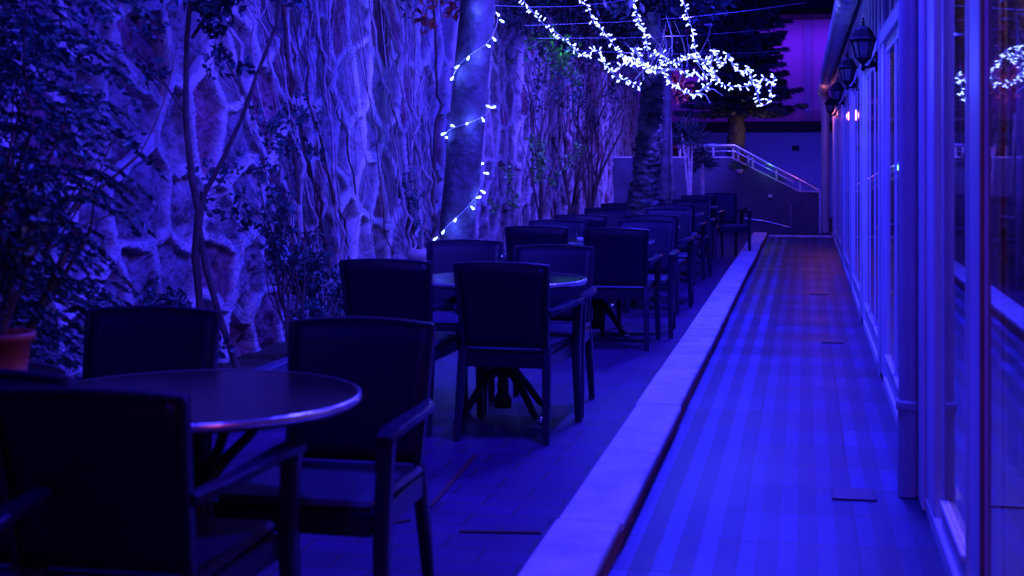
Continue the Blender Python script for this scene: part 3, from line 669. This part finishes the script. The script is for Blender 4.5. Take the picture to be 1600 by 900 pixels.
for i, tn in enumerate(turns):
    pp = [on_trunk(*a) for a in tn]
    if wp: wp.append(behind(wp[-1], pp[0]))
    wp += pp
string('string_lights', wp, 'string of blue-white bulbs spiralling up the thick leaning trunk',   .12, BT, out=outw, seed=4)
for (px, py) in ((715, 352), (745, 318), (700, 205), (735, 192), (715, 112), (745, 92), (745, 20)):
    p = on_trunk(px, py); p2 = p+outw(p)*.07; lamp('POINT', 'string_bulb_glow', p2, 2.6, (.06, .1, 1), .02)
# strings over the second tree
cl = [
 ([(790, -60, 11.8), (815, -5, 12), (830, 15, 12), (850, 38, 12.1), (875, 55, 12.2), (890, 70, 12.3), (905, 84, 12.4), (917, 85, 12.5), (932, 78, 12.6), (942, 95, 12.8), (955, 110, 13), (965, 122, 13.1), (985, 128, 13.3), (1002, 137, 13.5)], 'leftmost hanging string of white bulbs, running down to the right from the top edge'),
 ([(880, -60, 12), (903, -5, 12), (918, 10, 12), (925, 28, 12), (937, 42, 12.1), (950, 58, 12.2), (960, 73, 12.3), (972, 88, 12.4), (990, 97, 12.6), (1005, 102, 12.8), (1020, 110, 13), (1033, 102, 13.1), (1042, 88, 13.2)], 'second hanging string of white bulbs from the left, dropping to the knobbly trunk'),
 ([(975, -60, 12.2), (988, -5, 12.2), (994, 15, 12.2), (1000, 40, 12.3), (1008, 55, 12.4), (1012, 76, 12.6)], 'short hanging string of white bulbs straight above the knobbly trunk'),
 ([(1060, -60, 12), (1067, -5, 12), (1074, 22, 12), (1082, 50, 12), (1087, 80, 12), (1091, 97, 12), (1102, 105, 12), (1115, 115, 12), (1125, 130, 12), (1145, 135, 12), (1165, 135, 12), (1178, 133, 12), (1184, 150, 12), (1190, 164, 12), (1202, 158, 12), (1206, 132, 12), (1212, 122, 12)], 'rightmost hanging string of white bulbs, ending in a low loop in front of the conifer'),
 ([(1018, 84, 12.7), (1035, 83, 12.6), (1043, 95, 12.6), (1060, 98, 12.5), (1072, 88, 12.4), (1090, 90, 12.3), (1105, 96, 12.3), (1118, 112, 12.3)], 'string of white bulbs along the upper branch right of the knobbly trunk'),
 ([(1038, 112, 12.4), (1046, 126, 12.3), (1058, 136, 12.2), (1072, 144, 12.1), (1086, 147, 12), (1098, 138, 12), (1112, 128, 12)], 'lowest sagging string of white bulbs right of the knobbly trunk'),
 ([(1112, 95, 12.5), (1116, 76, 12.4), (1122, 92, 12.4), (1130, 102, 12.3), (1138, 84, 12.2), (1148, 106, 12.2), (1160, 112, 12.1), (1170, 104, 12), (1173, 120, 12), (1180, 132, 12), (1194, 122, 12), (1206, 128, 12), (1212, 120, 12)], 'zigzag string of white bulbs on the right twigs of the lit crown'),
 ([(1062, 108, 12.2), (1076, 116, 12.1), (1088, 112, 12), (1096, 120, 12), (1110, 114, 12), (1122, 120, 12)], 'short string of white bulbs in the thick middle of the lit crown'),
 ([(978, 98, 12.9), (988, 88, 12.8), (993, 74, 12.8), (1000, 92, 12.8), (1010, 106, 12.9), (1024, 108, 13), (1032, 98, 13)], 'hooked string of white bulbs just left of the knobbly trunk top'),
 ([(955, 112, 12.9), (968, 104, 12.9), (975, 98, 12.9), (984, 92, 12.8)], 'very short string of white bulbs joining the two left hanging strings')]
for i, (pp, lb) in enumerate(cl):
    string('string_lights', [P(*a) for a in pp], lb, .0185, BM, seed=20+i, group='strings of fairy lights in the lit tree', scale=.95)
for (px, py, d, e_) in ((1000, 110, 12.6, 6), (1090, 110, 11.8, 6), (1170, 125, 11.8, 4), (930, 60, 12.1, 4), (1075, 30, 11.9, 3)):
    lamp('POINT', 'string_bulb_glow', P(px, py, d), e_, (.08, .12, 1), .015)
# second tree: knobbly trunk under the lights
M['bark2'] = mat('knobbly_bark', (.13, .12, .12), .7, noise=.8, nscale=7, bump=1, bscale=22, bdist=.06)
D2 = 15.0
t2, TP2, TR2, tb2 = trunk('knobbly_tree', [(968, 1026, VY+CH*FPX/D2, D2), (982, 1027, 330, D2), (990, 1030, 260, D2), (998, 1034, 190, D2), (1003, 1036, 130, 14.2), (1006, 1034, 90, 13.6), (1010, 1030, 20, 13.4)], M['bark2'], '', bump=.09, seed=8, seg=180)
mbb = MB()
for i, (pp, _) in enumerate(cl[4:]):
    mbb.tube([P(a[0], a[1]+1.5, a[2]+.02)-tb2 for a in pp], [.010]*len(pp), 6)
for (a, b) in (((1015, 120, 13.9), (1062, 108, 12.2)), ((1018, 100, 13.6), (1018, 84, 12.7)), ((1014, 130, 14), (978, 98, 12.9)), ((1020, 125, 14), (1038, 112, 12.4)), ((1110, 114, 12), (1112, 95, 12.5)), ((1100, 140, 12), (1130, 150, 11.9)), ((1095, 146, 12), (1110, 162, 11.9))):
    pa, pb = P(*a)-tb2, P(*b)-tb2; mbb.tube([pa, (pa+pb)/2+Vector((0, 0, .03)), pb], ([.028, .018, .010] if a[0] < 1090 else [.007, .005, .003]), 6)
for k in range(26):
    a = P(random.uniform(985, 1120), random.uniform(80, 130), random.uniform(12, 13.2))-tb2; b = a+Vector((random.uniform(-.12, .12), random.uniform(-.3, .3), random.uniform(.1, .35)))
    mbb.tube([a, (a+b)/2+Vector((.02, 0, 0)), b], [.005, .004, .002], 4)
mbb.build('branches', M['vine'], t2)
tips = [tuple(P(random.uniform(930, 1130), random.uniform(-200, 10), random.uniform(14.5, 17))-tb2) for k in range(60)]
leaf_mesh('crown', clumps(tips, .25, 90, 15), .10, M['plant'], t2, seed=16)
tag(t2, 'knobbly trunk of the tree whose branches carry the fairy lights', 'tree')
# overhead wires
for i, (a, b) in enumerate((((820, 40, 12), (1260, 4, 16)), ((840, 60, 12), (1250, 40, 18)), ((880, 78, 13), (1240, 78, 19)), ((760, 8, 11.5), (1000, -4, 14)))):
    pa, pb = P(*a), P(*b); q = MB(); mid = (pa+pb)/2-Vector((0, 0, .05)); q.tube([pa, pa.lerp(mid, .5)-Vector((0, 0, .01)), mid, mid.lerp(pb, .5)-Vector((0, 0, .01)), pb], .0017, 5)
    o = q.build('overhead_wire', M['wire']); tag(o, ['thin wire crossing lowest-left behind the first hanging string', 'thin wire sloping up through the middle of the lit crown', 'thin lowest wire running level to the conifer', 'thin wire at the top edge right of the leaning trunk'][i], 'wire', 'thin overhead wires')
# ------------------------------------------------------------------ trees behind
t3, *_ = trunk('smooth_tree', [(1026, 1047, 322, 19.8), (1030, 1046, 300, 19.8), (1033, 1048, 220, 19.8), (1034, 1049, 150, 19.8), (1036, 1050, 60, 19.8)], M['bark'], '', bump=.006)
_b = t3.location
leaf_mesh('crown', clumps([tuple(P(random.uniform(960, 1110), random.uniform(-60, 100), random.uniform(19, 21))-_b) for k in range(34)], .32, 110, 18), .13, M['plant'], t3, seed=19)
tag(t3, 'slim smooth-barked tree just right of the knobbly trunk', 'tree')
t4, *_ = trunk('slender_tree', [(1046, 1055, 318, 22), (1047, 1054, 290, 22), (1045, 1051, 240, 22), (1043, 1049, 180, 22)], M['bark'], '', bump=.01)
_b = t4.location; leaf_mesh('crown', clumps([tuple(P(random.uniform(1030, 1070), random.uniform(110, 175), 22)-_b) for k in range(6)], .25, 60, 21), .1, M['redleaf'], t4)
tag(t4, 'very slender bare reddish stem between the smooth tree and the spiky plant', 'tree')
# spiky dracaena
def spiky(px, ybase, ytop, d, label, seed, lean=8, nheads=3):
    r = random.Random(seed); base = P(px, ybase, d); e = empty('dracaena', (base.x, base.y, 0)); q = MB(); cs = []; ds = []
    for k in range(nheads):
        tp = P(px+r.uniform(-lean, lean)+(k-1)*9, ytop+r.uniform(-8, 14), d+r.uniform(-.2, .2))-Vector((base.x, base.y, 0))
        q.tube([(0, 0, 0), (tp.x*.2, tp.y*.2, tp.z*.4), (tp.x*.6, tp.y*.6, tp.z*.75), tuple(tp)], [.03, .022, .018, .014], 7)
        for j in range(70):
            a = Vector((r.gauss(0, 1), r.gauss(0, 1), r.gauss(.15, .8))).normalized(); cs.append(tp+a*.17+Vector((0, 0, -.12*abs(a.x)))); ds.append(a)
    q.build('stem', M['vine'], e); leaf_mesh('leaves', [tuple(c) for c in cs], .34, M['plant'], e, elong=13, dirs=[tuple(a) for a in ds], seed=seed); tag(e, label, 'plant'); return e
spiky(1078, 318, 200, 23.5, 'spiky dracaena with thin bare stems standing before the railing', 3)
spiky(1100, 318, 238, 24.2, 'shorter spiky plant to the right of the tall dracaena', 5, nheads=2)
# conifer on the upper level
D5 = 29.0
t5, TP5, _, b5 = trunk('layered_conifer', [(1134, 1164, 262, D5), (1136, 1163, 225, D5), (1139, 1163, 170, D5), (1142, 1161, 60, D5), (1146, 1158, -90, D5)], M['bark_dark2'] if 'bark_dark2' in M else M['bark'], '', bump=.05)
cs, ds = [], []; q = MB(); r = random.Random(9)
for lay in range(22):
    z = P(1150, 163-lay*12, D5).z; Lb = 1.35-.02*lay
    for k in range(9):
        a = k*2*math.pi/9+lay*.5+r.uniform(-.2, .2); L = Lb*r.uniform(.7, 1.1); c0 = Vector(TP5[0])-b5; c0.z = z; pts = []
        for i in range(7):
            t = i/6; pts.append(Vector((c0.x+math.cos(a)*L*t, c0.y+math.sin(a)*L*t, z-.42*t*L+.30*t*t*L)))
        q.tube(pts, [.03, .025, .02, .016, .012, .008, .004], 5)
        for j in range(190):
            t = r.uniform(.05, 1); i = min(5, int(t*6)); p = pts[i].lerp(pts[i+1], t*6-i); sd = Vector((-math.sin(a), math.cos(a), 0))*r.uniform(-1, 1)*.30*(1.15-t)
            cs.append(tuple(p+sd+Vector((0, 0, -abs(sd.length)*.35+r.uniform(-.05, .03))))); dv = Vector((math.cos(a), math.sin(a), -.1))+sd*2.5; ds.append(tuple(dv.normalized()))
q.build('boughs', M['bark_dark'], t5); leaf_mesh('needles', cs, .17, M['conifer'], t5, elong=4.5, dirs=ds, seed=3)
lamp('POINT', 'conifer_fill_light', P(1120, 60, 26.6), 45, (.02, .02, 1), .015)  # added fill giving the conifer crown its blue light
lamp('POINT', 'unseen_warm_light', P(1180, 212, 28.4), 3.5, (1, .55, .4), .08)  # added warm fill on the conifer trunk, no fixture there
tag(t5, 'layered conifer with rough trunk rising behind the stair railing', 'tree')
# ------------------------------------------------------------------ stair wall, railing, steps and the level behind
DS = 26.0
def S(px, py, d=DS): return P(px, py, d)
yb0 = S(1200, 0).y
st = empty('stair_wall', (S(1280, 0).x, S(1280, 0).y, 0)); ob = st.location
prof = [(1020, 247), (1140, 247), (1248, 300), (1281, 301)]
poly = [(S(px, py).x-ob.x, S(px, py).z) for px, py in prof]; x_r = poly[-1][0]; x_l = poly[0][0]-3.5
q = MB(); q.prism([(x_l, 0), (x_r, 0)]+poly[::-1]+[(x_l, poly[0][1])], 'y', 0, .14); q.build('parapet', M['darkwall'], st)
q = MB(); tops = [(x_l, poly[0][1])]+poly
for (a, b) in zip(tops, tops[1:]): q.bar([(a[0], .07, a[1]+.014), (b[0], .07, b[1]+.014)], .18, .028)
q.build('coping', M['steelish'] if 'steelish' in M else M['kerb'], st)
q = MB(); q.box((x_r-.02, .145, 0), (x_r+.0, 1.3, .72)); q.build('side_wall', M['darkwall'], st)
q = MB(); ns = 7
for i in range(ns): q.box((x_r-.3-i*.28-.28, .15, 0), (x_r-.3-i*.28-.001, 1.3, .17*(i+1)))
q.build('steps', M['bluewall'], st)
q = MB(); q.box((x_r-.012, -.012, 0), (x_r+.012, .0, poly[-1][1])); q.build('edge_trim', M['steel'], st)
tag(st, 'dark rendered stair wall with a sloping top at the end of the walkway', 'wall')
g = MB(); g.box((S(900, 0).x, ob.y+.16, -.01), (ob.x-2.35, ob.y+6, 1.18)); tag(g.build('upper_terrace', M['bluewall']), kind='structure')
rl = empty('stair_railing', ob); q = MB()
tp = [(S(1054, 0).x-ob.x, poly[0][1]+.215)]+[(S(1146, 0).x-ob.x, S(0, 227).z), (S(1280, 0).x-ob.x, S(0, 299).z+.02)]
q.tube([(a, .07, z) for a, z in tp], .042, 12); q.build('handrail', M['steelpink'] if 'steelpink' in M else M['steel'], rl)
q = MB(); 
def wall_z(x):
    for (a, b) in zip(tops, tops[1:]):
        if a[0] <= x <= b[0]: return a[1]+(b[1]-a[1])*(x-a[0])/(b[0]-a[0])
    return tops[-1][1]
def rail_z(x):
    return tp[0][1] if x < tp[1][0] else tp[1][1]+(tp[2][1]-tp[1][1])*(x-tp[1][0])/(tp[2][0]-tp[1][0])
q.tube([(tp[0][0], .07, tp[0][1]-.1), (tp[1][0], .07, tp[1][1]-.1), (S(1240, 0).x-ob.x, .07, rail_z(S(1240, 0).x-ob.x)-.10)], .014, 8); q.build('lower_rail', M['steel'], rl)
for px in (1058, 1071, 1101, 1112, 1144, 1152, 1168, 1175, 1213, 1250):
    x = S(px, 0).x-ob.x; q = MB(); q.tube([(x, .07, wall_z(x)+.02), (x, .07, rail_z(x))], .02, 10); q.build('post', M['white'], rl)
tag(rl, 'bright metal stair railing with short paired posts on the dark wall', 'railing')
# plants on the stair edge
for (px, py, n_, lb) in ((1155, 262, 170, 'tuft of green grass-like plant at the top of the stair railing'), (1207, 283, 240, 'bushy green tuft halfway down the stair railing'), (1222, 292, 110, 'small trailing green tuft just below the bushy one on the stair')):
    p = S(px, py, 26.3); e = empty('green_tuft', (p.x, p.y, p.z-.05)); r = np.random.default_rng(px); a = r.normal(size=(n_, 3)); a[:, 2] = abs(a[:, 2])*.9+.2; a /= np.linalg.norm(a, axis=1)[:, None]
    leaf_mesh('leaves', a*r.uniform(.05, .2, n_)[:, None]*np.array([1.2, .7, 1]), .11, M['greenleaf'], e, elong=6, dirs=a, seed=px)
    q = MB(); q.lathe([(.001, -.06), (.06, -.06), (.08, .02), (.001, .02)], 12); q.build('pot', M['palepot'], e); tag(e, lb, 'plant')
lamp('POINT', 'green_lamp_glow', S(1200, 262, 26.0), .35, (.3, 1, .3), .05)
# hose bib and conduit on the stair wall
pp = empty('water_pipe', (ob.x, ob.y, 0)); f = lambda px, py: (S(px, py).x-ob.x, -.03, S(px, py).z)
q = MB(); q.tube([f(1163, 342), f(1200, 347), f(1235, 356)], .011, 8); q.tube([f(1235, 356), f(1236, 320)], .011, 8); q.build('pipe', M['steel'], pp)
q = MB(); q.tube([f(1158, 349), f(1158, 331)], .035, 10); q.tube([f(1158, 337), f(1164, 329)], .014, 8); q.sphere(f(1164, 327), .03); q.build('valve', M['black'], pp)
tag(pp, 'thin bent water pipe with a dark valve on the stair wall', 'pipe')
bx = empty('wall_fitting', (S(1203, 307).x, ob.y, S(1203, 307).z)); q = MB(); q.box((-.035, -.05, -.03), (.035, -.002, .03), ch=.01); q.build('housing', M['white'], bx); q = MB(); q.lathe([(.001, 0), (.02, 0), (.02, .02), (.001, .02)], 10, (0, -.03, -.055)); q.build('nozzle', M['black'], bx); tag(bx, 'small pale fitting high on the dark stair wall', 'wall fitting')
cbx = empty('utility_box', (S(1287, 0).x, ob.y+.2, 0)); q = MB(); q.box((-.07, 0, .06), (.07, .1, .26), ch=.008); q.build('box_body', M['white'], cbx); q = MB(); q.box((-.05, -.012, .09), (.05, -.001, .23), ch=.004); q.build('cover', M['white'], cbx); tag(cbx, 'small white utility box low between the stair wall and the downpipe', 'box')
g = MB(); g.box((KX1+.02, EY-.35, -.004), (.45, EY-.25, .03), ch=.006); tag(g.build('step_edge', M['kerb']), kind='structure')
# ------------------------------------------------------------------ building behind the stairs
DB = 33.0; bb = empty('rear_building', (P(1200, 0, DB).x, P(1200, 0, DB).y, 0)); o_ = bb.location
xr, xl = 6.0, -9.0
z1, z2, z3 = P(0, 207, DB).z, P(0, 190, DB).z, P(0, 32, DB).z
q = MB(); q.box((xl, 0, 0), (xr, .3, z1)); q.build('lower_wall', M['bluewall'], bb)
q = MB(); q.box((xl, -.25, z1), (xr, .3, z2), ch=.01); q.build('ledge', M['black'], bb)
q = MB(); q.box((xl, .02, z2), (xr, .3, z3)); q.build('upper_wall', M['pinkwall'], bb)
xp = P(1262, 0, DB).x-o_.x; q = MB(); q.box((xp-.09, -.03, z2), (xp+.09, .019, z3)); q.build('wall_pier', M['bluewall'], bb)
q = MB(); q.box((xl, -1.3, z3), (xr, .5, z3+.12), ch=.01); q.prism([(-1.45, z3+.12), (.5, z3+.12), (.5, z3+1.1)], 'x', xl, xr); q.build('roof', M['roof'], bb)
pv = P(1243, 232, DB); q = MB(); q.box((pv.x-o_.x-.08, -.02, pv.z-.06), (pv.x-o_.x+.08, -.001, pv.z+.06)); q.build('vent', M['black'], bb)
tag(bb, 'rear building with violet-pink upper wall, dark ledge and tiled roof edge', 'building')
# red awning glimpsed at the left of the stairs
aw = empty('awning', P(1056, 236, 30)); q = MB(); q.prism([(0, .12), (.9, -.1), (.9, -.16), (0, .06)], 'x', -.35, .25); q.build('canopy', M['redcloth'] if 'redcloth' in M else M['redleaf'], aw)
q = MB(); q.box((-.34, -.02, -1.4), (-.30, .02, .1)); q.build('pole', M['white'], aw); q = MB(); q.box((.2, -.02, -1.4), (.24, .02, .1)); q.build('pole', M['white'], aw)
tag(aw, 'small red sloping awning glimpsed behind the slender stems', 'awning'); lamp('POINT', 'red_lamp_glow', P(1056, 232, 29.2), .4, (1, .15, .25), .05)
# ------------------------------------------------------------------ plants along the stone wall
def on_wall(px, py=0, off=.25):
    d = (WX+off)*FPX/(cC*(px-VX)); return P(px, py, d), d
# 1. big feathery shrub filling the left edge
e = empty('feathery_shrub', (-3.05, 4.75, 0)); tips = []; q = MB(); r = random.Random(2)
_, tips = branchy((0, 0, 0), (-.1, 0, 1.7), 9, .5, 31, .03, 2, q, .07); q.build('stems', M['redstem'] if 'redstem' in M else M['vine_dark'], e)
cs, ds = [], []
for k in range(760):                                   # drooping fronds
    a = r.uniform(0, 2*math.pi); z = r.uniform(.15, 2.75); rr = r.uniform(.1, .52)*(1 if z > .5 else .7); c = Vector((rr*math.cos(a)*.8, rr*math.sin(a), z)); L = r.uniform(.22, .42); a2 = a+r.uniform(-.6, .6)
    for i in range(56):
        t = i/56; sd = Vector((-math.sin(a2), math.cos(a2), 0))*r.uniform(-1, 1)*.06*(1.1-t); p = c+Vector((math.cos(a2)*L*t, math.sin(a2)*L*t, .06*t-.32*t*t*L*2)); cs.append(tuple(p+sd)); ds.append(tuple((Vector((math.cos(a2), math.sin(a2), -.6*t))+sd*9).normalized()))
leaf_mesh('foliage', cs, .036, M['plant2'], e, elong=2.2, dirs=ds, seed=8)
tag(e, 'large feathery evergreen shrub filling the left edge before the wall', 'shrub')
def shrub(name, loc, top, n, rad, per, leaf, mat_, label, seed, cat='shrub', r0=.02, levels=2, spread=.6, stem='vine_dark', zmin=0, group=None, elong=2.2):
    e = empty(name, loc); q, tips = branchy((0, 0, 0), top, n, spread, seed, r0, levels); q.build('stems', M[stem], e)
    tips = [tuple(t) for t in tips if t.z > zmin]; rs = random.Random(seed); rs.shuffle(tips)
    if tips and per: leaf_mesh('leaves', clumps(tips[:90], rad, per, seed), leaf, M[mat_], e, seed=seed, elong=elong)
    tag(e, label, cat, group); return e
# 2. small bare-trunked tree before the wall
p, d = on_wall(315, 480, .35); e = empty('thin_dark_tree', (p.x, p.y, 0)); q = MB(); bv = Vector((p.x, p.y, 0))
def wp_(px, py, dd=d): return P(px, py, dd)-bv
q.tube([(0, 0, 0), wp_(312, 470), wp_(305, 400), wp_(312, 330), wp_(300, 280), wp_(290, 180), wp_(292, 60), wp_(300, -30)], [.026, .021, .023, .026, .020, .017, .015, .012], 9)
q.tube([wp_(375, 590), wp_(345, 500), wp_(322, 420), wp_(310, 350), wp_(318, 305)], [.020, .019, .019, .019, .015], 8)
q.tube([wp_(316, 310), wp_(345, 255), wp_(378, 185), wp_(400, 120), wp_(432, 40), wp_(440, -20)], [.016, .013, .012, .011, .010, .008], 8)
q.tube([wp_(300, 60), wp_(325, 20), wp_(335, -20)], [.012, .01, .008], 6); q.tube([wp_(290, 180), wp_(250, 120), wp_(205, 70)], [.008, .006, .004], 5)
q.build('trunk', M['vine_dark'], e); cs = clumps([tuple(wp_(random.gauss(310, 60), random.uniform(-60, 25), d+random.uniform(-.3, .1))) for k in range(34)]+[tuple(wp_(random.choice((372, 335, 250, 235)), random.uniform(40, 110))) for k in range(5)], .09, 26, 7)
leaf_mesh('leaves', cs, .06, M['plant2'], e, elong=1.7, seed=6); tag(e, 'thin dark forked tree in front of the stone wall, behind the left chair', 'tree')
# 3. leafy plant between the nearest chairs
p, d = on_wall(455, 0, .45); shrub('leafy_shrub', (p.x, p.y, .1), (.0, -.1, 1.15), 6, .08, 9, .05, 'plant2', 'leafy green shrub against the wall, seen between the two nearest chair backs', 12, spread=.45, r0=.012, elong=1.6)
p, d = on_wall(505, 0, .5); shrub('leafy_shrub', (p.x, p.y, .1), (.1, -.1, .6), 6, .09, 12, .05, 'plant2', 'low dark shrub right of the leafy green one, beside a chair back', 13, spread=.9, r0=.01)
p, d = on_wall(255, 0, .2); shrub('leafy_shrub', (p.x, p.y, .1), (0, 0, .5), 4, .07, 14, .05, 'plant2', 'sparse low shrub at the foot of the wall behind the left chair', 14, spread=.9, r0=.01)
# 4. potted shrubs by the wall
def potted(px, py, w_px, d, label, seed, top, pal, leafn, hz=None, stem='vine_dark', leaf=.06, lm='plant2', n=4):
    p = P(px, py, d); rr = w_px/2/FPX*d; e = empty('potted_shrub', (p.x, p.y, 0)); h = p.z; q = MB()
    q.lathe([(.001, 0), (rr*.66, 0), (rr*.86, h*.80), (rr*.98, h*.80), (rr, h), (rr*.9, h), (rr*.88, h-.03)], 28); q.build('pot', M[pal], e)
    q = MB(); q.lathe([(.001, h-.03), (rr*.89, h-.028)], 20); q.build('soil', M['soil'], e)
    q, tips = branchy((0, 0, h-.03), top, n, .5, seed, .022, 2); q.build('stems', M[stem], e)
    if leafn: 
        tt = [tuple(t) for t in tips]; random.Random(seed).shuffle(tt); leaf_mesh('leaves', clumps(tt[:60], .1, leafn, seed), leaf, M[lm], e, seed=seed)
    tag(e, label, 'potted plant'); return e
potted(657, 388, 46, 13.0, 'pale pot with a bare-stemmed shrub beside the leaning trunk', 3, (-.25, -.1, 1.1), 'palepot', 3, n=2)
potted(845, 347, 30, 18.2, 'pale pot holding a tall multi-stemmed shrub farther along the wall', 5, (-.1, 0, 3.0), 'palepot', 12)
p = P(4, 587, 4.1)
tp_ = empty('table_plant', (p.x, p.y, .7525)); q = MB(); k_ = 1.0
q.lathe([(.001, 0), (.075, 0), (.082, .006), (.082, .012), (.066, .014), (.078, .115), (.090, .117), (.092, .142), (.080, .142), (.078, .12)], 32); q.build('pot', M['terracotta'], tp_)
q = MB(); q.lathe([(.001, .12), (.079, .122)], 20); q.build('soil', M['soil'], tp_)
q, tips = branchy((0, 0, .12), (0, 0, .5), 6, .7, 77, .005, 1); q.build('stems', M['vine_dark'], tp_); leaf_mesh('leaves', clumps([tuple(t) for t in tips], .04, 8, 9), .045, M['plant2'], tp_)
tag(tp_, 'terracotta pot plant on the table cut off by the left edge', 'potted plant')
# 5. multi-stemmed shrubs farther along the wall
for i, (px, tz, lb, lm) in enumerate(((898, 3.0, 'tall dark multi-stemmed shrub before the wall, left of the knobbly trunk', 'plant'), (925, 3.2, 'slim dark multi-stemmed shrub nearest the knobbly trunk', 'plant'))):
    p, d = on_wall(px, 0, .4); shrub('tall_shrub', (p.x, p.y, 0), (.0, -.2, tz), 6 if i < 2 else 3, .12, 14, .07, lm, lb, 50+i, r0=.03, levels=3, spread=.38, zmin=1.9 if i < 2 else 2.4)
p, d = on_wall(800, 300, .5); shrub('leafy_sprig', (p.x, p.y, .1), (0, 0, 1.3), 3, .08, 14, .06, 'greenleaf', 'small leafy sprig against the wall right of the leaning trunk', 60, r0=.008, levels=1, zmin=.7)
# hanging foliage over the top of the wall
hang = [(150, 10, 'plant2'), (250, -20, 'plant'), (430, -5, 'plant'), (520, 12, 'plant'), (600, 15, 'plant2'), (665, 45, 'redleaf'), (800, 95, 'plant'), (835, 60, 'plant2'), (880, 95, 'plant'), (925, 105, 'plant'), (955, 125, 'plant'), (975, 110, 'plant')]
where = ['far left above the feathery shrub', 'above the thin dark forked tree', 'above the first stretch of bare vines', 'above the middle stretch of bare vines', 'left of the leaning trunk', 'touching the leaning trunk on its left, with red leaves', 'touching the leaning trunk on its right', 'behind the first hanging light string', 'around the bright green leaves', 'left of the knobbly trunk', 'just left of the bulbs on the knobbly trunk', 'behind the knobbly trunk top']
for i, (px, py, lm) in enumerate(hang):
    p, d = on_wall(px, py, .3); zt = P(px, -30, d).z; zt = min(max(zt, p.z+.5), 4.6)
    e = empty('overhanging_shrub', (p.x, p.y, ZH+.1)); r = random.Random(i+70); q = MB(); cs = []
    zlow = p.z-(ZH+.1)
    for k in range(9):
        x, y = r.uniform(-.15, .45), r.uniform(-.9, .9); lo = zlow+r.uniform(0, .9)
        pts = [(-.35, y*.6, 0), (x*.5, y*.8, -.05), (x, y, lo*.5), (x+r.uniform(-.08, .08), y+r.uniform(-.1, .1), lo)]; q.tube(pts, [.015, .012, .008, .004], 5)
        for t in range(26): 
            f_ = t/26; cs.append((x+r.gauss(0, .09), y+r.gauss(0, .14), lo*(f_)+r.gauss(0, .07)))
    q.build('stems', M['vine_dark'], e); leaf_mesh('leaves', clumps(cs, .12, 14, i+90), .075, M[lm], e, seed=i+90, droop=.5)
    tag(e, 'foliage hanging over the wall top, '+where[i], 'shrub', 'foliage hanging over the wall top')
gp, gd = on_wall(868, 90, .75); e = empty('bright_foliage', gp); leaf_mesh('leaves', clumps([(random.gauss(0, .16), random.gauss(0, .15), random.gauss(0, .22)) for k in range(14)], .16, 26, 44), .06, M['greenleaf'], e, seed=44)
q = MB(); q.tube([(-.6, .2, .9), (-.2, .1, .3), (0, 0, 0), (.1, 0, -.2)], [.02, .014, .01, .005], 5); q.build('stem', M['vine_dark'], e)
tag(e, 'patch of bright green lit leaves between the hanging strings and the wall', 'foliage'); lamp('POINT', 'green_lamp_glow', gp+Vector((.16, -.12, .12)), 1.1, (.15, 1, .25), .04)
# woody vines climbing the wall
for k in range(40):
    r = random.Random(200+k); yv = r.choice((r.uniform(9.2, 13.5), r.uniform(9.2, 13.5), r.uniform(9, 24))); z = r.uniform(0, .8) if k % 3 else r.uniform(.8, 1.8); pts = []; rad = []; R0 = r.choice((.006, .008, .011, .015, .022)); dy = r.uniform(-.75, -.05); x = WX+.075+R0
    for i in range(26):
        pts.append((x+r.uniform(-.01, .012)+(.05 if i % 9 == 4 else 0), yv, z)); rad.append(R0*(1-.55*i/26)); dy += r.uniform(-.10, .10); dy = max(-1.0, min(.2, dy)); yv += dy*.15; z += .15*r.uniform(.6, 1.1)
        if z > ZH+.05: break
    q = MB(); q.tube(pts, rad, 6)
    for _ in range(r.choice((1, 2, 3))):
        i = r.randint(2, len(pts)-4); a = Vector(pts[i]); sp = []; dd = r.choice((-1, 1))*r.uniform(.3, .9)
        for j in range(9): sp.append(tuple(a)); a = a+Vector((r.uniform(-.006, .01), dd*.09+r.uniform(-.03, .03), r.uniform(.04, .13)))
        q.tube(sp, [rad[i]*.6*(1-.07*j) for j in range(9)], 5)
    o = q.build('climbing_vine', M['vine'] if k % 4 else M['vine_dark']); yy = pts[len(pts)//2][1]; tag(o, '%s bare woody stem climbing the stone wall %s' % ('thick' if R0 > .014 else ('middling' if R0 > .007 else 'thin'), 'left of the leafy green shrub' if yy < 8.4 else ('between the leafy shrub and the leaning trunk' if yy < 12 else ('behind the leaning trunk' if yy < 15 else 'between the leaning and knobbly trunks'))), 'vine', 'bare vines on the stone wall')
